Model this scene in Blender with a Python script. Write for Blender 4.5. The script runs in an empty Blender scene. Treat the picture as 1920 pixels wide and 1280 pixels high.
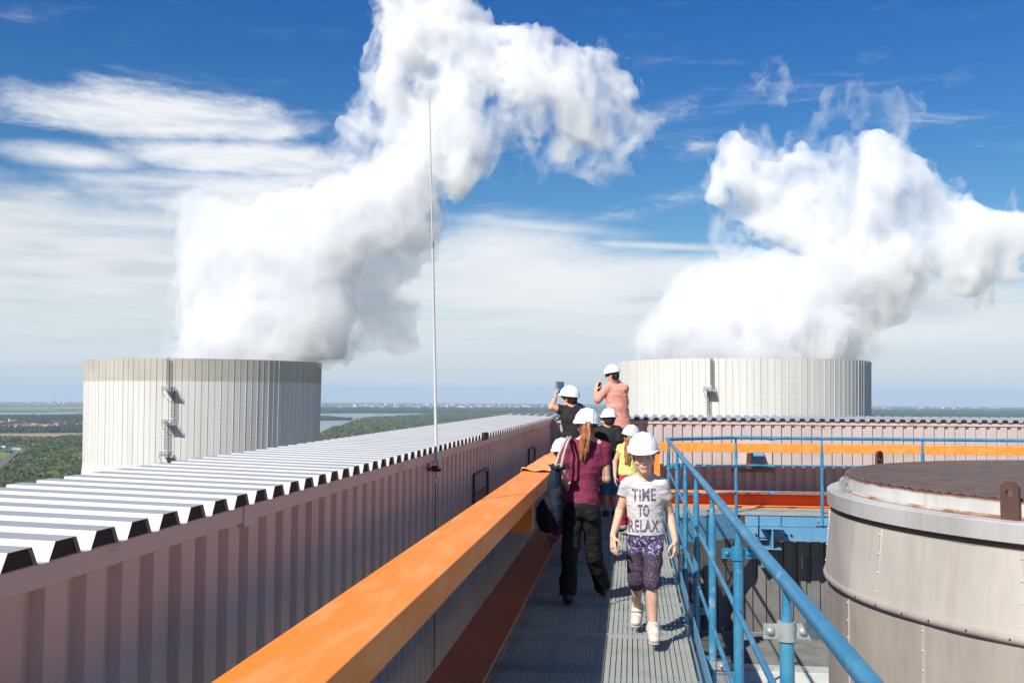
import bpy, bmesh, math, random
import numpy as np
from mathutils import Vector, Matrix
from mathutils.bvhtree import BVHTree

sc = bpy.context.scene
COL = sc.collection
rad = math.radians

# ------------------------------------------------------------------ camera
F = 1900.0                                   # focal length in pixels of the 1920 px photograph
CAM = np.array([0.0, 0.0, 1.68])
YAW, PITCH, ROLL = math.atan(225/1900), math.atan(102.7/1900), 0.0055
fw = np.array([-math.sin(YAW)*math.cos(PITCH), math.cos(YAW)*math.cos(PITCH), math.sin(PITCH)])
rt0 = np.array([math.cos(YAW), math.sin(YAW), 0.0])
up0 = np.cross(rt0, fw)
rt = rt0*math.cos(ROLL) + up0*math.sin(ROLL)
up = -rt0*math.sin(ROLL) + up0*math.cos(ROLL)
cam_d = bpy.data.cameras.new('camera'); cam = bpy.data.objects.new('camera', cam_d); COL.objects.link(cam)
cam.matrix_world = Matrix(((rt[0], up[0], -fw[0], CAM[0]), (rt[1], up[1], -fw[1], CAM[1]), (rt[2], up[2], -fw[2], CAM[2]), (0, 0, 0, 1)))
cam_d.sensor_width = 36; cam_d.lens = 36*F/1920
cam_d.clip_start = 0.05; cam_d.clip_end = 200000
sc.camera = cam

def ray(px, py):
    d = fw + rt*((px-960)/F) - up*((py-640)/F)
    return d/d[1]                            # world direction with unit step along Y
def P(px, py, Y):                            # point of the photograph at depth Y
    return CAM + ray(px, py)*Y
def azel(px, py):
    d = ray(px, py); d = d/np.linalg.norm(d)
    return math.atan2(d[0], d[1]), math.asin(d[2])

# ------------------------------------------------------------------ light
SUN_EL, SUN_PHI = rad(41), rad(31)           # sun behind the camera, to the left
sun_to = Vector((-math.sin(SUN_PHI)*math.cos(SUN_EL), -math.cos(SUN_PHI)*math.cos(SUN_EL), math.sin(SUN_EL)))
sd = bpy.data.lights.new('sun', 'SUN'); sd.energy = 5.0; sd.angle = rad(0.5); sd.color = (1.0, 0.955, 0.885)
so = bpy.data.objects.new('sun', sd); COL.objects.link(so)
so.rotation_euler = sun_to.to_track_quat('Z', 'Y').to_euler()

sc.render.engine = 'CYCLES'
sc.view_settings.view_transform = 'Standard'; sc.view_settings.look = 'None'
sc.view_settings.exposure = 0.4; sc.view_settings.gamma = 1.0
cy = sc.cycles
cy.use_denoising = True
cy.max_bounces = 14; cy.diffuse_bounces = 3; cy.glossy_bounces = 3; cy.transmission_bounces = 4
cy.volume_bounces = 12; cy.transparent_max_bounces = 12
cy.sample_clamp_indirect = 6.0

# ------------------------------------------------------------------ node helpers
class NT:
    def __init__(s, tree): s.t = tree; s.n = tree.nodes; s.l = tree.links
    def node(s, typ, **kw):
        n = s.n.new(typ)
        for k, v in kw.items(): setattr(n, k, v)
        return n
    def put(s, sock, v):
        if isinstance(v, bpy.types.NodeSocket): s.l.new(v, sock)
        elif v is not None:
            if sock.type == 'RGBA' and len(v) == 3: v = (*v, 1)
            sock.default_value = v
    def math(s, op, a, b=None, c=None, clamp=False):
        n = s.node('ShaderNodeMath', operation=op, use_clamp=clamp)
        s.put(n.inputs[0], a); s.put(n.inputs[1], b); s.put(n.inputs[2], c)
        return n.outputs[0]
    def smooth(s, v, lo, hi, a=0.0, b=1.0):
        n = s.node('ShaderNodeMapRange', interpolation_type='SMOOTHSTEP')
        s.put(n.inputs[0], v)
        for i, q in enumerate((lo, hi, a, b)): n.inputs[1+i].default_value = q
        return n.outputs[0]
    def mix(s, f, a, b, mode='MIX'):
        n = s.node('ShaderNodeMix', data_type='RGBA', blend_type=mode)
        s.put(n.inputs[0], f); s.put(n.inputs[6], a); s.put(n.inputs[7], b)
        return n.outputs[2]
    def noise(s, vec, scale, detail=4, rough=.55, dist=0.0):
        n = s.node('ShaderNodeTexNoise')
        s.put(n.inputs['Vector'], vec); n.inputs['Scale'].default_value = scale
        n.inputs['Detail'].default_value = detail; n.inputs['Roughness'].default_value = rough
        n.inputs['Distortion'].default_value = dist
        return n.outputs[0]
    def comb(s, x, y, z):
        n = s.node('ShaderNodeCombineXYZ')
        s.put(n.inputs[0], x); s.put(n.inputs[1], y); s.put(n.inputs[2], z)
        return n.outputs[0]
    def mapping(s, vec, scale=(1, 1, 1), rot=(0, 0, 0), loc=(0, 0, 0)):
        n = s.node('ShaderNodeMapping')
        s.put(n.inputs[0], vec); n.inputs[1].default_value = loc; n.inputs[2].default_value = rot; n.inputs[3].default_value = scale
        return n.outputs[0]

# ------------------------------------------------------------------ sky
W = bpy.data.worlds.new('World'); sc.world = W; W.use_nodes = True
w = NT(W.node_tree); w.n.clear()
sky = w.node('ShaderNodeTexSky', sky_type='NISHITA', sun_disc=False)
sky.sun_elevation = SUN_EL; sky.sun_rotation = math.pi + SUN_PHI
sky.altitude = 160; sky.air_density = 1.0; sky.dust_density = 0.4; sky.ozone_density = 2.5
geo = w.node('ShaderNodeTexCoord'); dirv = geo.outputs['Generated']
sep = w.node('ShaderNodeSeparateXYZ'); w.put(sep.inputs[0], dirv)
az = w.math('ARCTAN2', sep.outputs[0], sep.outputs[1])
el = w.math('ARCSINE', w.math('MINIMUM', w.math('MAXIMUM', sep.outputs[2], -1), 1))
hs = w.node('ShaderNodeHueSaturation'); hs.inputs['Hue'].default_value = 0.498
hs.inputs['Saturation'].default_value = 1.38; hs.inputs['Value'].default_value = 1.0
w.put(hs.inputs['Color'], sky.outputs[0])
skyc = hs.outputs[0]
# deeper blue away from the horizon (clean air after rain)
deep = w.smooth(el, rad(3), rad(24))
skyc = w.mix(deep, skyc, w.mix(1.0, skyc, (0.44, 0.80, 1.12), 'MULTIPLY'))
ae = w.comb(az, el, 0.0)
warp = w.noise(w.mapping(ae, (3, 9, 1)), 1.6, 5, .6)
warp2 = w.noise(w.mapping(ae, (7, 22, 1), loc=(3, 5, 0)), 1.7, 7, .62)
fine = w.noise(w.mapping(ae, (26, 60, 1), loc=(1, 7, 0)), 1.5, 8, .68)
def blob(cx, cy_, rx, ry, soft=.55, rot=0.0, wamp=.5):
    """soft edged cloud patch centred on an azimuth and elevation"""
    a0, e0 = azel(cx, cy_)
    dx = w.math('SUBTRACT', az, a0); dy = w.math('SUBTRACT', el, e0)
    c, s_ = math.cos(rot), math.sin(rot)
    u = w.math('DIVIDE', w.math('ADD', w.math('MULTIPLY', dx, c), w.math('MULTIPLY', dy, s_)), rx/F)
    v = w.math('DIVIDE', w.math('SUBTRACT', w.math('MULTIPLY', dy, c), w.math('MULTIPLY', dx, s_)), ry/F)
    d = w.math('SQRT', w.math('ADD', w.math('MULTIPLY', u, u), w.math('MULTIPLY', v, v)))
    n = w.math('ADD', w.math('MULTIPLY', w.math('SUBTRACT', warp2, .5), wamp*1.8), w.math('MULTIPLY', w.math('SUBTRACT', fine, .5), wamp*1.1))
    return w.smooth(w.math('ADD', d, n), 1.0+soft*.5, 1.0-soft)
def maxs(lst):
    r = lst[0]
    for q in lst[1:]: r = w.math('MAXIMUM', r, q)
    return r
WH = (10.2, 10.3, 10.4)
# low stratus veil
e1 = w.math('ADD', el, w.math('MULTIPLY', w.math('SUBTRACT', warp, .5), rad(4)))
e1 = w.math('ADD', e1, w.math('MULTIPLY', w.math('SUBTRACT', warp2, .5), rad(2.5)))
e1 = w.math('ADD', e1, w.math('MULTIPLY', az, .085))
veil = w.smooth(e1, rad(8.9), rad(6.3))
veilcol = w.mix(w.smooth(el, rad(-.5), rad(6)), (7.0, 7.8, 8.6), (9.0, 9.15, 9.25))
streak = w.noise(w.mapping(ae, (4, 46, 1), rot=(0, 0, .04)), 1.2, 6, .6)
veil = w.math('MULTIPLY', veil, w.smooth(streak, .25, .62, .55, .93))
skyc = w.mix(veil, skyc, veilcol)
# cirrus streaks
ci = w.noise(w.mapping(ae, (5, 30, 1), rot=(0, 0, -.16)), 1.5, 9, .66, .5)
ci2 = w.noise(w.mapping(ae, (2.2, 5, 1), loc=(4, 2, 0)), 1.3, 3, .5)
cir = w.math('MULTIPLY', w.smooth(ci, .52, .86), w.smooth(ci2, .40, .62))
cir = w.math('MULTIPLY', cir, w.smooth(el, rad(21), rad(11), .25, .8))
skyc = w.mix(cir, skyc, WH)
lent = maxs([blob(300, 215, 265, 46, .45), blob(200, 200, 130, 30, .7), blob(470, 235, 100, 28, .5),
             blob(450, 297, 230, 34, .5), blob(150, 295, 120, 22, .9), blob(330, 345, 200, 16, 1.0),
             blob(480, 365, 260, 46, .7), blob(640, 350, 150, 40, .7)])
lent = w.math('MULTIPLY', lent, w.smooth(w.noise(w.mapping(ae, (7, 40, 1), loc=(9, 2, 0)), 1.5, 7, .62), .30, .60, .62, 1.0))
skyc = w.mix(w.math('MULTIPLY', lent, .95), skyc, (10.0, 10.15, 10.3))
patch = maxs([blob(960, 470, 190, 60, .8, .05), blob(1080, 530, 280, 60, .9), blob(1010, 425, 170, 14, 1.2, -.08), blob(1250, 462, 220, 8, 1.2, -.06), blob(1560, 620, 330, 26, 1.2), blob(1290, 500, 150, 26, 1.0)])
skyc = w.mix(w.math('MULTIPLY', patch, .72), skyc, (9.9, 10.0, 10.1))
wisp = maxs([blob(1290, 205, 110, 22, 1.3, .2), blob(1290, 275, 90, 22, 1.2, .15), blob(1215, 390, 120, 16, 1.3, .25),
              blob(190, 150, 40, 16, 1.2)])
wisp = w.math('MULTIPLY', wisp, w.smooth(w.noise(w.mapping(ae, (9, 26, 1), rot=(0, 0, .25), loc=(2, 2, 0)), 1.6, 8, .66, .4), .40, .66))
skyc = w.mix(w.math('MULTIPLY', wisp, .62), skyc, (9.0, 9.4, 9.8))
dark = maxs([blob(72, 458, 50, 11, .8, 0, 1.2), blob(270, 503, 78, 17, .8, -.05, 1.1), blob(1215, 560, 52, 9, .8, .04, 1.2), blob(1740, 580, 90, 26, 1.2, .1)])
skyc = w.mix(w.math('MULTIPLY', dark, .55), skyc, (6.0, 6.5, 7.1))
bg = w.node('ShaderNodeBackground'); w.put(bg.inputs[0], skyc); bg.inputs[1].default_value = 0.072
wo = w.node('ShaderNodeOutputWorld'); w.l.new(bg.outputs[0], wo.inputs[0])

# ------------------------------------------------------------------ materials
MATS = {}
def M(name, col, rough=.6, metal=0.0, var=None, var2=None, bump=None, spec=.5, coord='Object', sheen=0, aniso=(1, 1, 1), sss=0):
    """principled material; var=(colour, scale, lo, hi), bump=(scale, distance)"""
    m = bpy.data.materials.new(name); m.use_nodes = True
    t = NT(m.node_tree); b = t.n['Principled BSDF']
    tc = t.node('ShaderNodeTexCoord').outputs[coord]
    vec = t.mapping(tc, aniso)
    c = (*col, 1)
    for v in (var, var2):
        if v:
            n = t.noise(vec, v[1], 6, .62)
            c = t.mix(t.smooth(n, v[2], v[3]), c, (*v[0], 1))
    t.put(b.inputs['Base Color'], c)
    b.inputs['Roughness'].default_value = rough; b.inputs['Metallic'].default_value = metal
    b.inputs['Specular IOR Level'].default_value = spec
    if sheen: b.inputs['Sheen Weight'].default_value = sheen
    if sss:
        b.inputs['Subsurface Weight'].default_value = sss; b.inputs['Subsurface Radius'].default_value = (.01, .004, .002); b.inputs['Subsurface Scale'].default_value = 1.0
    if bump:
        n = t.noise(vec, bump[0], 5, .6)
        bn = t.node('ShaderNodeBump'); bn.inputs['Strength'].default_value = 1.0; bn.inputs['Distance'].default_value = bump[1]
        t.put(bn.inputs['Height'], n); t.l.new(bn.outputs[0], b.inputs['Normal'])
    MATS[name] = m
    return m

# ------------------------------------------------------------------ object helpers
def tag(o, label=None, cat=None, group=None, kind=None):
    if label: o['label'] = label
    if cat: o['category'] = cat
    if group: o['group'] = group
    if kind: o['kind'] = kind
    return o
def thing(name, loc, label, cat, group=None, rz=0.0):
    o = bpy.data.objects.new(name, None); COL.objects.link(o)
    o.location = [float(q) for q in loc]; o.rotation_euler[2] = rz; o.empty_display_size = .2
    return tag(o, label, cat, group)
def mesh_np(name, V, Q, mat, parent=None, smooth=False, loc=None):
    """mesh object from numpy vertices and a list/array of faces of equal size; V in world space"""
    V = np.asarray(V, dtype=np.float64)
    off = np.zeros(3)
    if parent is not None: off = world_loc(parent)
    elif loc is not None: off = np.array(loc, dtype=float)
    me = bpy.data.meshes.new(name)
    Q = np.asarray(Q, dtype=np.int32); k = Q.shape[1]
    me.vertices.add(len(V)); me.vertices.foreach_set('co', (V-off).astype(np.float32).ravel())
    me.loops.add(Q.size); me.loops.foreach_set('vertex_index', Q.ravel())
    me.polygons.add(len(Q)); me.polygons.foreach_set('loop_start', np.arange(0, Q.size, k, dtype=np.int32))
    try: me.polygons.foreach_set('loop_total', np.full(len(Q), k, dtype=np.int32))
    except Exception: pass
    me.update(calc_edges=True); me.validate()
    me.polygons.foreach_set('use_smooth', np.full(len(me.polygons), smooth, dtype=bool))
    o = bpy.data.objects.new(name, me); COL.objects.link(o)
    if mat: me.materials.append(mat)
    if parent is not None: o.parent = parent
    elif loc is not None: o.location = off
    return o
def world_loc(o):
    l = np.zeros(3)
    while o is not None:
        l = l + np.array(o.location); o = o.parent
    return l
class MB:
    """collects simple solids (world coordinates) into one mesh"""
    def __init__(s): s.v = []; s.f = []; s.sm = []
    def add(s, vs, fs, smooth=False):
        o = len(s.v); s.v.extend([tuple(float(c) for c in q) for q in vs])
        s.f.extend([tuple(i+o for i in f) for f in fs]); s.sm.extend([smooth]*len(fs))
        return s
    def box(s, lo, hi):
        (x0, y0, z0), (x1, y1, z1) = lo, hi
        return s.add([(x0,y0,z0),(x1,y0,z0),(x1,y1,z0),(x0,y1,z0),(x0,y0,z1),(x1,y0,z1),(x1,y1,z1),(x0,y1,z1)],
                     [(0,3,2,1),(4,5,6,7),(0,1,5,4),(1,2,6,5),(2,3,7,6),(3,0,4,7)])
    def obox(s, c, ax, ay, az_, hx, hy, hz):
        c, ax, ay, az_ = map(np.array, (c, ax, ay, az_))
        vs = [c+ax*hx*i+ay*hy*j+az_*hz*k for k in (-1, 1) for i, j in ((-1,-1),(1,-1),(1,1),(-1,1))]
        return s.add(vs, [(0,3,2,1),(4,5,6,7),(0,1,5,4),(1,2,6,5),(2,3,7,6),(3,0,4,7)])
    def tube(s, pts, r, n=12, cap=True):
        pts = [np.array(p, dtype=float) for p in pts]
        rs = r if isinstance(r, (list, tuple)) else [r]*len(pts)
        rings = []; prev = None
        for i, p in enumerate(pts):
            d = pts[min(i+1, len(pts)-1)]-pts[max(i-1, 0)]; d = d/np.linalg.norm(d)
            a = prev if prev is not None else (np.array([0, 0, 1.0]) if abs(d[2]) < .9 else np.array([1.0, 0, 0]))
            a = a-d*a.dot(d); a /= np.linalg.norm(a); prev = a
            b = np.cross(d, a)
            rings.append([p+(a*math.cos(t)+b*math.sin(t))*rs[i] for t in np.linspace(0, 2*math.pi, n, endpoint=False)])
        vs = [q for R_ in rings for q in R_]
        fs = [(i*n+j, i*n+(j+1) % n, (i+1)*n+(j+1) % n, (i+1)*n+j) for i in range(len(pts)-1) for j in range(n)]
        s.add(vs, fs, True)
        if cap:
            s.add(rings[0], [tuple(range(n))[::-1]]); s.add(rings[-1], [tuple(range(n))])
        return s
    def prism(s, poly, a, b):
        """poly: list of (u,v) ; a: function (u,v)->3d front ; b: same at back"""
        n = len(poly)
        vs = [a(u, v) for u, v in poly]+[b(u, v) for u, v in poly]
        return s.add(vs, [tuple(range(n))[::-1], tuple(range(n, 2*n))]+[(i, (i+1) % n, n+(i+1) % n, n+i) for i in range(n)])
    def sphere(s, c, r, nu=12, nv=8, sc_=(1, 1, 1)):
        vs = [(c[0], c[1], c[2]-r*sc_[2])]
        for i in range(1, nv):
            t = -math.pi/2+math.pi*i/nv
            for j in range(nu):
                a = 2*math.pi*j/nu
                vs.append((c[0]+r*sc_[0]*math.cos(t)*math.cos(a), c[1]+r*sc_[1]*math.cos(t)*math.sin(a), c[2]+r*sc_[2]*math.sin(t)))
        vs.append((c[0], c[1], c[2]+r*sc_[2]))
        fs = [(0, 1+(j+1) % nu, 1+j) for j in range(nu)]
        for i in range(nv-2):
            for j in range(nu):
                fs.append((1+i*nu+j, 1+i*nu+(j+1) % nu, 1+(i+1)*nu+(j+1) % nu, 1+(i+1)*nu+j))
        L = len(vs)-1; b = 1+(nv-2)*nu
        fs += [(L, b+j, b+(j+1) % nu) for j in range(nu)]
        return s.add(vs, fs, True)
    def build(s, name, mat, parent=None, loc=None, bevel=0):
        off = world_loc(parent) if parent is not None else (np.array(loc, dtype=float) if loc is not None else np.zeros(3))
        me = bpy.data.meshes.new(name)
        me.from_pydata([tuple(np.array(q)-off) for q in s.v], [], s.f); me.update()
        me.polygons.foreach_set('use_smooth', s.sm)
        o = bpy.data.objects.new(name, me); COL.objects.link(o)
        if mat: me.materials.append(mat)
        if parent is not None: o.parent = parent
        elif loc is not None: o.location = [float(q) for q in loc]
        if bevel:
            bm_ = o.modifiers.new('bevel', 'BEVEL'); bm_.width = bevel; bm_.segments = 2; bm_.limit_method = 'ANGLE'
        return o

# ------------------------------------------------------------------ signed distance modelling (surface nets)
_rng = np.random.default_rng(7)
_T = _rng.standard_normal((32, 32, 32)).astype(np.float32)
def vnoise(p):
    i = np.floor(p).astype(np.int32); f = (p-i).astype(np.float32); f = f*f*(3-2*f)
    i &= 31; j = (i+1) & 31
    x0, y0, z0 = i[..., 0], i[..., 1], i[..., 2]; x1, y1, z1 = j[..., 0], j[..., 1], j[..., 2]
    fx, fy, fz = f[..., 0], f[..., 1], f[..., 2]
    a = _T[x0, y0, z0]*(1-fx)+_T[x1, y0, z0]*fx; b = _T[x0, y1, z0]*(1-fx)+_T[x1, y1, z0]*fx
    c = _T[x0, y0, z1]*(1-fx)+_T[x1, y0, z1]*fx; d = _T[x0, y1, z1]*(1-fx)+_T[x1, y1, z1]*fx
    return (a*(1-fy)+b*fy)*(1-fz)+(c*(1-fy)+d*fy)*fz
def fbm(p, octv=4, gain=.5, billow=False):
    s = np.zeros(p.shape[:-1], dtype=np.float32); a = 1.0; q = p.copy()
    for o in range(octv):
        n = vnoise(q)
        s += a*(np.abs(n)-.6 if billow else n)
        a *= gain; q = q*2.03+np.array([3.7, 1.3, 9.1])
    return s
def unit(v): v = np.array(v, dtype=float); return v/np.linalg.norm(v)
class SDF:
    def __init__(s, lo, hi, h):
        s.lo = np.array(lo, dtype=float); s.h = h
        n = np.ceil((np.array(hi)-s.lo)/h).astype(int)+1
        s.ax = [(s.lo[i]+h*np.arange(n[i])).astype(np.float32) for i in range(3)]
        s.f = np.full(n, 1e3, dtype=np.float32)
    def _sl(s, lo, hi):
        sl = []
        for i in range(3):
            a = max(0, int((lo[i]-s.lo[i])/s.h)-1); b = min(len(s.ax[i]), int((hi[i]-s.lo[i])/s.h)+3)
            if a >= b: return None
            sl.append(slice(a, b))
        return tuple(sl)
    def _xyz(s, sl): return s.ax[0][sl[0]][:, None, None], s.ax[1][sl[1]][None, :, None], s.ax[2][sl[2]][None, None, :]
    def _comb(s, sl, d, k, op):
        g = s.f[sl]
        if op == 'add':
            if k <= 0: s.f[sl] = np.minimum(g, d); return
            h = np.clip(.5+.5*(g-d)/k, 0, 1); s.f[sl] = np.where(g > 500, d, g*(1-h)+d*h-k*h*(1-h))
        else:
            d = -d
            if k <= 0: s.f[sl] = np.maximum(g, d); return
            h = np.clip(.5-.5*(g-d)/k, 0, 1); s.f[sl] = g*(1-h)+d*h+k*h*(1-h)
    def cap(s, a, b, ra, rb=None, k=.02, op='add', flat=None):
        """tapered capsule; flat=(direction, factor) squashes the section"""
        rb = ra if rb is None else rb
        a = np.array(a, dtype=float); b = np.array(b, dtype=float); m = max(ra, rb)+k+3*s.h
        if flat: m = m*max(1, 1/flat[1])
        sl = s._sl(np.minimum(a, b)-m, np.maximum(a, b)+m)
        if sl is None: return s
        x, y, z = s._xyz(sl); ab = b-a; L = max(ab.dot(ab), 1e-9)
        px, py, pz = x-a[0], y-a[1], z-a[2]
        t = np.clip((px*ab[0]+py*ab[1]+pz*ab[2])/L, 0, 1)
        qx, qy, qz = px-t*ab[0], py-t*ab[1], pz-t*ab[2]
        if flat:
            n = unit(flat[0]); dn = qx*n[0]+qy*n[1]+qz*n[2]; e = 1/flat[1]-1
            qx, qy, qz = qx+dn*n[0]*e, qy+dn*n[1]*e, qz+dn*n[2]*e
            d = (np.sqrt(qx*qx+qy*qy+qz*qz)-(ra+(rb-ra)*t))*min(1, flat[1])
        else: d = np.sqrt(qx*qx+qy*qy+qz*qz)-(ra+(rb-ra)*t)
        s._comb(sl, d, k, op); return s
    def ell(s, c, r, R=None, k=.02, op='add'):
        c = np.array(c, dtype=float); r = np.array(r, dtype=float); m = r.max()+k+3*s.h
        sl = s._sl(c-m, c+m)
        if sl is None: return s
        x, y, z = s._xyz(sl); px, py, pz = x-c[0], y-c[1], z-c[2]
        if R is not None:
            px, py, pz = [px*R[i][0]+py*R[i][1]+pz*R[i][2] for i in range(3)]
        k0 = np.sqrt((px/r[0])**2+(py/r[1])**2+(pz/r[2])**2); k1 = np.sqrt((px/r[0]**2)**2+(py/r[1]**2)**2+(pz/r[2]**2)**2)+1e-6
        s._comb(sl, k0*(k0-1)/k1, k, op); return s
    def cut(s, p, n, k=0.0):
        """remove the side the normal points to"""
        n = unit(n); x, y, z = s._xyz((slice(None),)*3)
        d = (x-p[0])*n[0]+(y-p[1])*n[1]+(z-p[2])*n[2]
        s.f = np.maximum(s.f, d).astype(np.float32); return s
    def noise(s, amp, wl, octv=3, gain=.5, billow=False, stretch=(1, 1, 1), band=None, seed=0, fn=None):
        band = band or amp*3
        idx = np.argwhere(np.abs(s.f) < band+s.h)
        p = np.stack([s.ax[i][idx[:, i]] for i in range(3)], -1)
        q = p/wl*np.array(stretch)+seed*7.31
        n = fbm(q, octv, gain, billow)
        a = amp if fn is None else amp*fn(p)
        s.f[idx[:, 0], idx[:, 1], idx[:, 2]] += a*n
        return s
    def mesh(s, relax=0):
        f = s.f; n = f.shape
        ins = f < 0
        c = np.zeros((n[0]-1, n[1]-1, n[2]-1), dtype=np.uint8)
        for i in (0, 1):
            for j in (0, 1):
                for k in (0, 1): c += ins[i:n[0]-1+i, j:n[1]-1+j, k:n[2]-1+k]
        act = (c > 0) & (c < 8); idx = np.argwhere(act)
        vid = np.full(act.shape, -1, dtype=np.int32); vid[act] = np.arange(len(idx))
        cor = {(i, j, k): f[idx[:, 0]+i, idx[:, 1]+j, idx[:, 2]+k] for i in (0, 1) for j in (0, 1) for k in (0, 1)}
        acc = np.zeros((len(idx), 3)); cnt = np.zeros(len(idx))
        for a in cor:
            for ax in range(3):
                if a[ax]: continue
                b = list(a); b[ax] = 1; b = tuple(b)
                fa, fb = cor[a], cor[b]; m = (fa < 0) != (fb < 0)
                t = fa[m]/(fa[m]-fb[m]+1e-12)
                pt = np.tile(np.array(a, dtype=float), (m.sum(), 1)); pt[:, ax] = t
                acc[m] += pt; cnt[m] += 1
        V = (idx+acc/cnt[:, None])*s.h+s.lo
        Q = []
        for ax in range(3):
            o1, o2 = [(1, 2), (2, 0), (0, 1)][ax]
            sa = [slice(None)]*3; sb = [slice(None)]*3
            sa[ax] = slice(0, n[ax]-1); sb[ax] = slice(1, n[ax])
            ch = ins[tuple(sa)] != ins[tuple(sb)]
            e = np.argwhere(ch)
            ok = (e[:, o1] > 0) & (e[:, o2] > 0) & (e[:, o1] < n[o1]-1) & (e[:, o2] < n[o2]-1); e = e[ok]
            def g(d1, d2):
                q = e.copy(); q[:, o1] += d1; q[:, o2] += d2; return vid[q[:, 0], q[:, 1], q[:, 2]]
            q = np.stack([g(-1, -1), g(0, -1), g(0, 0), g(-1, 0)], -1)
            fl = ins[e[:, 0], e[:, 1], e[:, 2]]
            q[~fl] = q[~fl][:, ::-1]
            Q.append(q)
        Q = np.concatenate(Q); Q = Q[(Q >= 0).all(1)]
        for _ in range(relax):
            S_ = np.zeros_like(V); C_ = np.zeros(len(V))
            for i in range(4):
                np.add.at(S_, Q[:, i], V[Q[:, (i+1) % 4]]+V[Q[:, (i+3) % 4]]); np.add.at(C_, Q[:, i], 2)
            V = .5*V+.5*S_/np.maximum(C_, 1)[:, None]
        return V, Q
    def build(s, name, mat, parent=None, relax=1, loc=None):
        V, Q = s.mesh(relax)
        return mesh_np(name, V, Q, mat, parent, True, loc)
# ================================================================== materials of the plant
m_clad = M('cladding_paint', (.52, .42, .375), .58, 0, ((.45, .355, .315), 1.3, .4, .75), ((.33, .27, .24), 5, .62, .85), (60, .0006))
m_clad_far = M('far_cladding_paint', (.455, .415, .40), .4, 0, ((.38, .34, .325), 1.3, .4, .75), ((.30, .25, .23), 6, .62, .85))
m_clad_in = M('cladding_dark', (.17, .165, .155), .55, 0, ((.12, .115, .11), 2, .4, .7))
m_flash = M('flashing_paint', (.47, .41, .39), .5, 0, ((.30, .23, .20), 4, .5, .8), ((.22, .15, .11), 14, .62, .8))
m_roof = M('roof_sheet_paint', (.36, .363, .37), .45, 0, ((.31, .313, .32), 2.5, .4, .75))
m_dark_filler = M('dark_filler', (.018, .016, .017), .9)  # near-black; in the rib ends it stands for the shaded hollow
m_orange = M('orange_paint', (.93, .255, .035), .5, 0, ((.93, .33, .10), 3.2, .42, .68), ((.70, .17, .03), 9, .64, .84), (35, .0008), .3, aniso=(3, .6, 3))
m_orange_shaded = M('orange_paint_shaded', (.60, .15, .045), .6, 0, ((.52, .13, .045), 1.6, .38, .7), ((.30, .07, .03), 6, .66, .86), None, .3)  # same orange paint, darkened: the shade on the low beams is in the colour
m_blue = M('blue_paint', (.026, .18, .32), .42, 0, ((.06, .24, .37), 5, .42, .66), ((.26, .38, .46), 11, .56, .8), (60, .0005))
m_blue2 = M('blue_steel_paint', (.095, .26, .42), .5, 0, ((.14, .30, .44), 2, .4, .7), None, (40, .0006))
m_galv = M('galvanised_steel', (.46, .49, .48), .42, .45, ((.36, .38, .37), 22, .4, .65), ((.55, .57, .56), 60, .55, .7))
m_grate = M('grating_steel', (.34, .35, .32), .55, .1, ((.24, .25, .23), 3.0, .45, .75), ((.40, .30, .17), 2.2, .70, .80))
m_grate_low = M('lower_grating_steel', (.22, .22, .205), .6, .1, ((.15, .15, .14), 4, .4, .7))
m_conc = M('roof_membrane', (.60, .61, .56), .85, 0, ((.50, .51, .46), 2.2, .4, .7), ((.4, .38, .33), 9, .62, .8), (30, .002))
m_black = M('black_iron', (.02, .02, .022), .6)
m_rod = M('rod_aluminium', (.52, .53, .54), .5, .15)

g_posts = 'posts of the blue railing'
# ------------------------------------------------------------------ corrugated sheets
def corr(name, mat, parent, org, U, V, N, length, height, pitch, depth, prof=(.56, .10, .24, .10), thick=None, phase=0.0):
    """ribbed sheet: ribs repeat along U, run along V, stand out along N"""
    org, U, V, N = (np.array(q, dtype=float) for q in (org, U, V, N))
    us = []; k = -1
    a, b, c, d = prof
    while k*pitch+phase < length+pitch:
        x = k*pitch+phase
        us += [(x, 1), (x+a*pitch, 1), (x+(a+b)*pitch, 0), (x+(a+b+c)*pitch, 0)]
        k += 1
    pts = []
    for i in range(len(us)-1):
        (u0, h0), (u1, h1) = us[i], us[i+1]
        if u1 <= 0 or u0 >= length: continue
        if not pts:
            t = max(0, (0-u0)/(u1-u0)); pts.append((u0+t*(u1-u0), h0+t*(h1-h0)))
        t = min(1, (length-u0)/(u1-u0)); pts.append((u0+t*(u1-u0), h0+t*(h1-h0)))
    n = len(pts); vs = []
    for v in (0, height):
        vs += [org+U*u+V*v+N*(h*depth) for u, h in pts]
    q = [(i, i+1, n+i+1, n+i) for i in range(n-1)]
    if N.dot(np.cross(U, V)) < 0: q = [f[::-1] for f in q]
    o = mesh_np(name, vs, q, mat, parent)
    if thick:
        md = o.modifiers.new('solid', 'SOLIDIFY'); md.thickness = thick; md.offset = -1
    return o, us

WX, WY = -1.315, 16.56          # planes of the two parapet walls
ZF = 1.25                      # underside of the flashing
ZL = -1.92                     # lower deck
S = 0.03                       # slope of the parapet caps

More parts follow.
